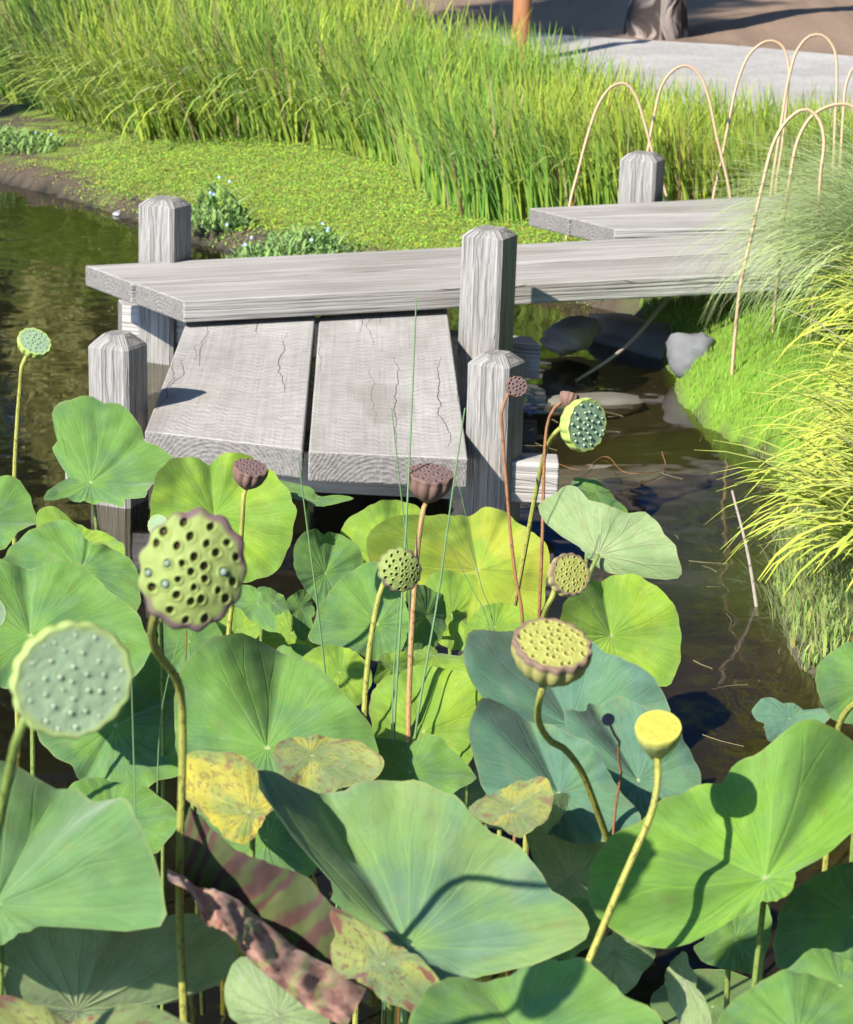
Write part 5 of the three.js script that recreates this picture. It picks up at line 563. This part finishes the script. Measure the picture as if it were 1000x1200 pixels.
// ---------------------------------------------------------------- path side: marker post, trees, shrubs
{
  const t = thing('marker_post', 'reddish brown round wooden post between iris bed and path', 'post');
  const x = 0.53, z = -17.6, y = groundY(x, z); const g = new THREE.LatheGeometry([[0.0001, 0], [0.066, 0], [0.062, 0.2], [0.06, 1.2], [0.055, 1.25], [0.0001, 1.27]].map(([a, b]) => new THREE.Vector2(a, b)), 20); g.translate(x, y - 0.05, z);
  const tx = colorTex(128, 256, (u, v) => { const k = 0.7 + 0.5 * fbm(u * 20, v * 5, 3); return [0.36 * k, 0.15 * k, 0.06 * k]; }); part('shaft', g, new THREE.MeshStandardMaterial({ map: tx, roughness: 0.8 }), t);
}
const M_BARK = (() => { const map = colorTex(512, 512, (u, v) => { const k = fbm(u * 22 + 4 * fbm(u * 5, v * 5, 2), v * 6, 4), f = sstep(0.4, 0.58, k); return mix3([0.05, 0.038, 0.03], [0.3, 0.24, 0.2], f); }); const b = valueTex(512, 512, (u, v) => fbm(u * 22 + 4 * fbm(u * 5, v * 5, 2), v * 6, 4)); return new THREE.MeshStandardMaterial({ map, bumpMap: b, bumpScale: 0.04, roughness: 1 }); })();
const clump = (() => { const r = rng(5), gs = []; for (let i = 0; i < 9; i++) { const g = bladeGeo(0.34, 0.6, 2, 1.2); g.scale(0.55, 0.55, 0.55); g.rotateZ((r() - 0.5) * 2.8); g.rotateY(r() * 6.28); g.translate((r() - 0.5) * 0.7, (r() - 0.5) * 0.5, (r() - 0.5) * 0.7); gs.push(g); } return mergeGeometries(gs); })();
const M_LEAFY = leafMat(lin(1, 1, 1), 0.25);
function tree(x, z, h, tr, crownLo, crownR, n, colA, colB, seed, label) {
  const r = rng(seed), t = thing('tree', label, 'tree', 'trees beyond the path'), y = groundY(x, z) - 0.1, prof = []; 
  for (let i = 0; i <= 14; i++) { const s = i / 14; prof.push([tr * (1 - 0.75 * s) + tr * 0.5 * Math.exp(-s * 60) + tr * 0.15 * Math.exp(-s * 14), s * h * 0.95]); }
  const g = new THREE.LatheGeometry(prof.map(([a, b]) => new THREE.Vector2(a, b)), 28), p = g.attributes.position; for (let i = 0; i < p.count; i++) { const a = Math.atan2(p.getZ(i), p.getX(i)), k = 1 + 0.14 * (fbm(Math.cos(a) * 3 + seed, Math.sin(a) * 3 + p.getY(i) * 0.8, 3) - 0.5) * 2; p.setX(i, p.getX(i) * k); p.setZ(i, p.getZ(i) * k); } g.computeVertexNormals();
  { const uv = g.attributes.uv; for (let i = 0; i < uv.count; i++) uv.setXY(i, uv.getX(i), uv.getY(i) * h / 1.4); } part('trunk', g.translate(x, y, z), M_BARK, t);
  const limbs = [], list = [];
  for (let i = 0; i < 26; i++) { const f = i / 25, yy = mix(crownLo, h * 0.92, f), a = i * 2.4, R = crownR * (1 - 0.65 * f) * (0.7 + 0.5 * r()), dy = 0.15 * R; const A = new THREE.Vector3(x, y + yy, z), B = new THREE.Vector3(x + Math.cos(a) * R, y + yy + dy, z + Math.sin(a) * R); limbs.push(tube([A, A.clone().lerp(B, 0.5).add(new THREE.Vector3(0, -0.1, 0)), B], 0.06, 0.015, 6, 5));
    const m = n / 26 | 0; for (let k = 0; k < m; k++) { const s = Math.pow(r(), 0.7), q = A.clone().lerp(B, s), w = 0.28 * R; const c = mix3(colA, colB, r()); list.push([q.x + (r() - 0.5) * w * 2, q.y + (r() - 0.45) * w * 1.3, q.z + (r() - 0.5) * w * 2, r() * 6.28, (r() - 0.5) * 2, 0.4 + 0.35 * r(), 1, ...c]); } }
  part('limbs', mergeGeometries(limbs), M_BARK, t); instances('crown', clump, M_LEAFY, list, t);
}
const PA = [0.03, 0.06, 0.02], PB = [0.07, 0.12, 0.03];
tree(1.57, -19.1, 12, 0.155, 6.8, 2.4, 800, PA, PB, 71, 'big tree with furrowed trunk standing just past the gravel path');
tree(-7.9, -9.5, 13, 0.2, 9.8, 1.3, 260, PA, PB, 72, 'tall bare-stemmed tree on the left pond bank');
[[-9, -25, 11], [-5.2, -27, 12], [-2.4, -26.5, 10.5], [5.8, -26, 12.5], [8, -24, 11], [6.2, -31, 14], [-3.4, -33, 14], [11.5, -29, 13], [-13, -29, 12]].forEach(([x, z, h], i) => tree(x, z, h, 0.2, 1.6, 2.7, 1500, PA, PB, 80 + i, ['dark tree far left behind the pond', 'dark tree behind the golden shrub', 'dark tree behind the iris bed', 'dark tree right of the furrowed trunk', 'dark tree at the right bend of the path', 'taller dark tree behind the furrowed trunk', 'taller dark tree in the second row', 'dark tree far right of the path', 'dark tree at the left end of the row'][i]));
function shrub(x, z, w, h, n, colA, colB, seed, label) {
  const r = rng(seed), t = thing('shrub', label, 'shrub', 'shrubs beyond the iris bed'), y = groundY(x, z), list = [], st = [];
  for (let k = 0; k < 7; k++) { const a = r() * 6.28; st.push(tube([new THREE.Vector3(x, y - 0.05, z), new THREE.Vector3(x + Math.cos(a) * w * 0.3, y + h * 0.5, z + Math.sin(a) * w * 0.3), new THREE.Vector3(x + Math.cos(a) * w * 0.6, y + h * 0.85, z + Math.sin(a) * w * 0.6)], 0.02, 0.008, 8, 5)); }
  part('stems', mergeGeometries(st), M_BARK, t);
  for (let k = 0; k < n; k++) { const a = r() * 6.28, q = Math.sqrt(r()) * w * (0.75 + 0.4 * r()), f = r(); list.push([x + Math.cos(a) * q, y + h * f * Math.sqrt(Math.max(0.05, 1 - (q / w / 1.2) ** 2)), z + Math.sin(a) * q, r() * 6.28, (r() - 0.5) * 2, 0.22 + 0.2 * r(), 1, ...mix3(colA, colB, r())]); }
  instances('foliage', clump, M_LEAFY, list, t);
}
shrub(-2.95, -21.0, 0.5, 3.8, 650, [0.42, 0.42, 0.12], [0.6, 0.56, 0.2], 91, 'pale golden shrub mirrored in the pond');
shrub(-3.6, -18.6, 0.8, 0.9, 300, [0.05, 0.11, 0.02], [0.1, 0.2, 0.03], 92, 'dark broad-leaved shrub at the corner behind the iris bed');
shrub(-5.6, -21.5, 1.3, 2.4, 500, [0.08, 0.16, 0.03], [0.16, 0.24, 0.04], 93, 'green shrub beside the pond beyond the iris bed');

renderer.render(scene, camera);
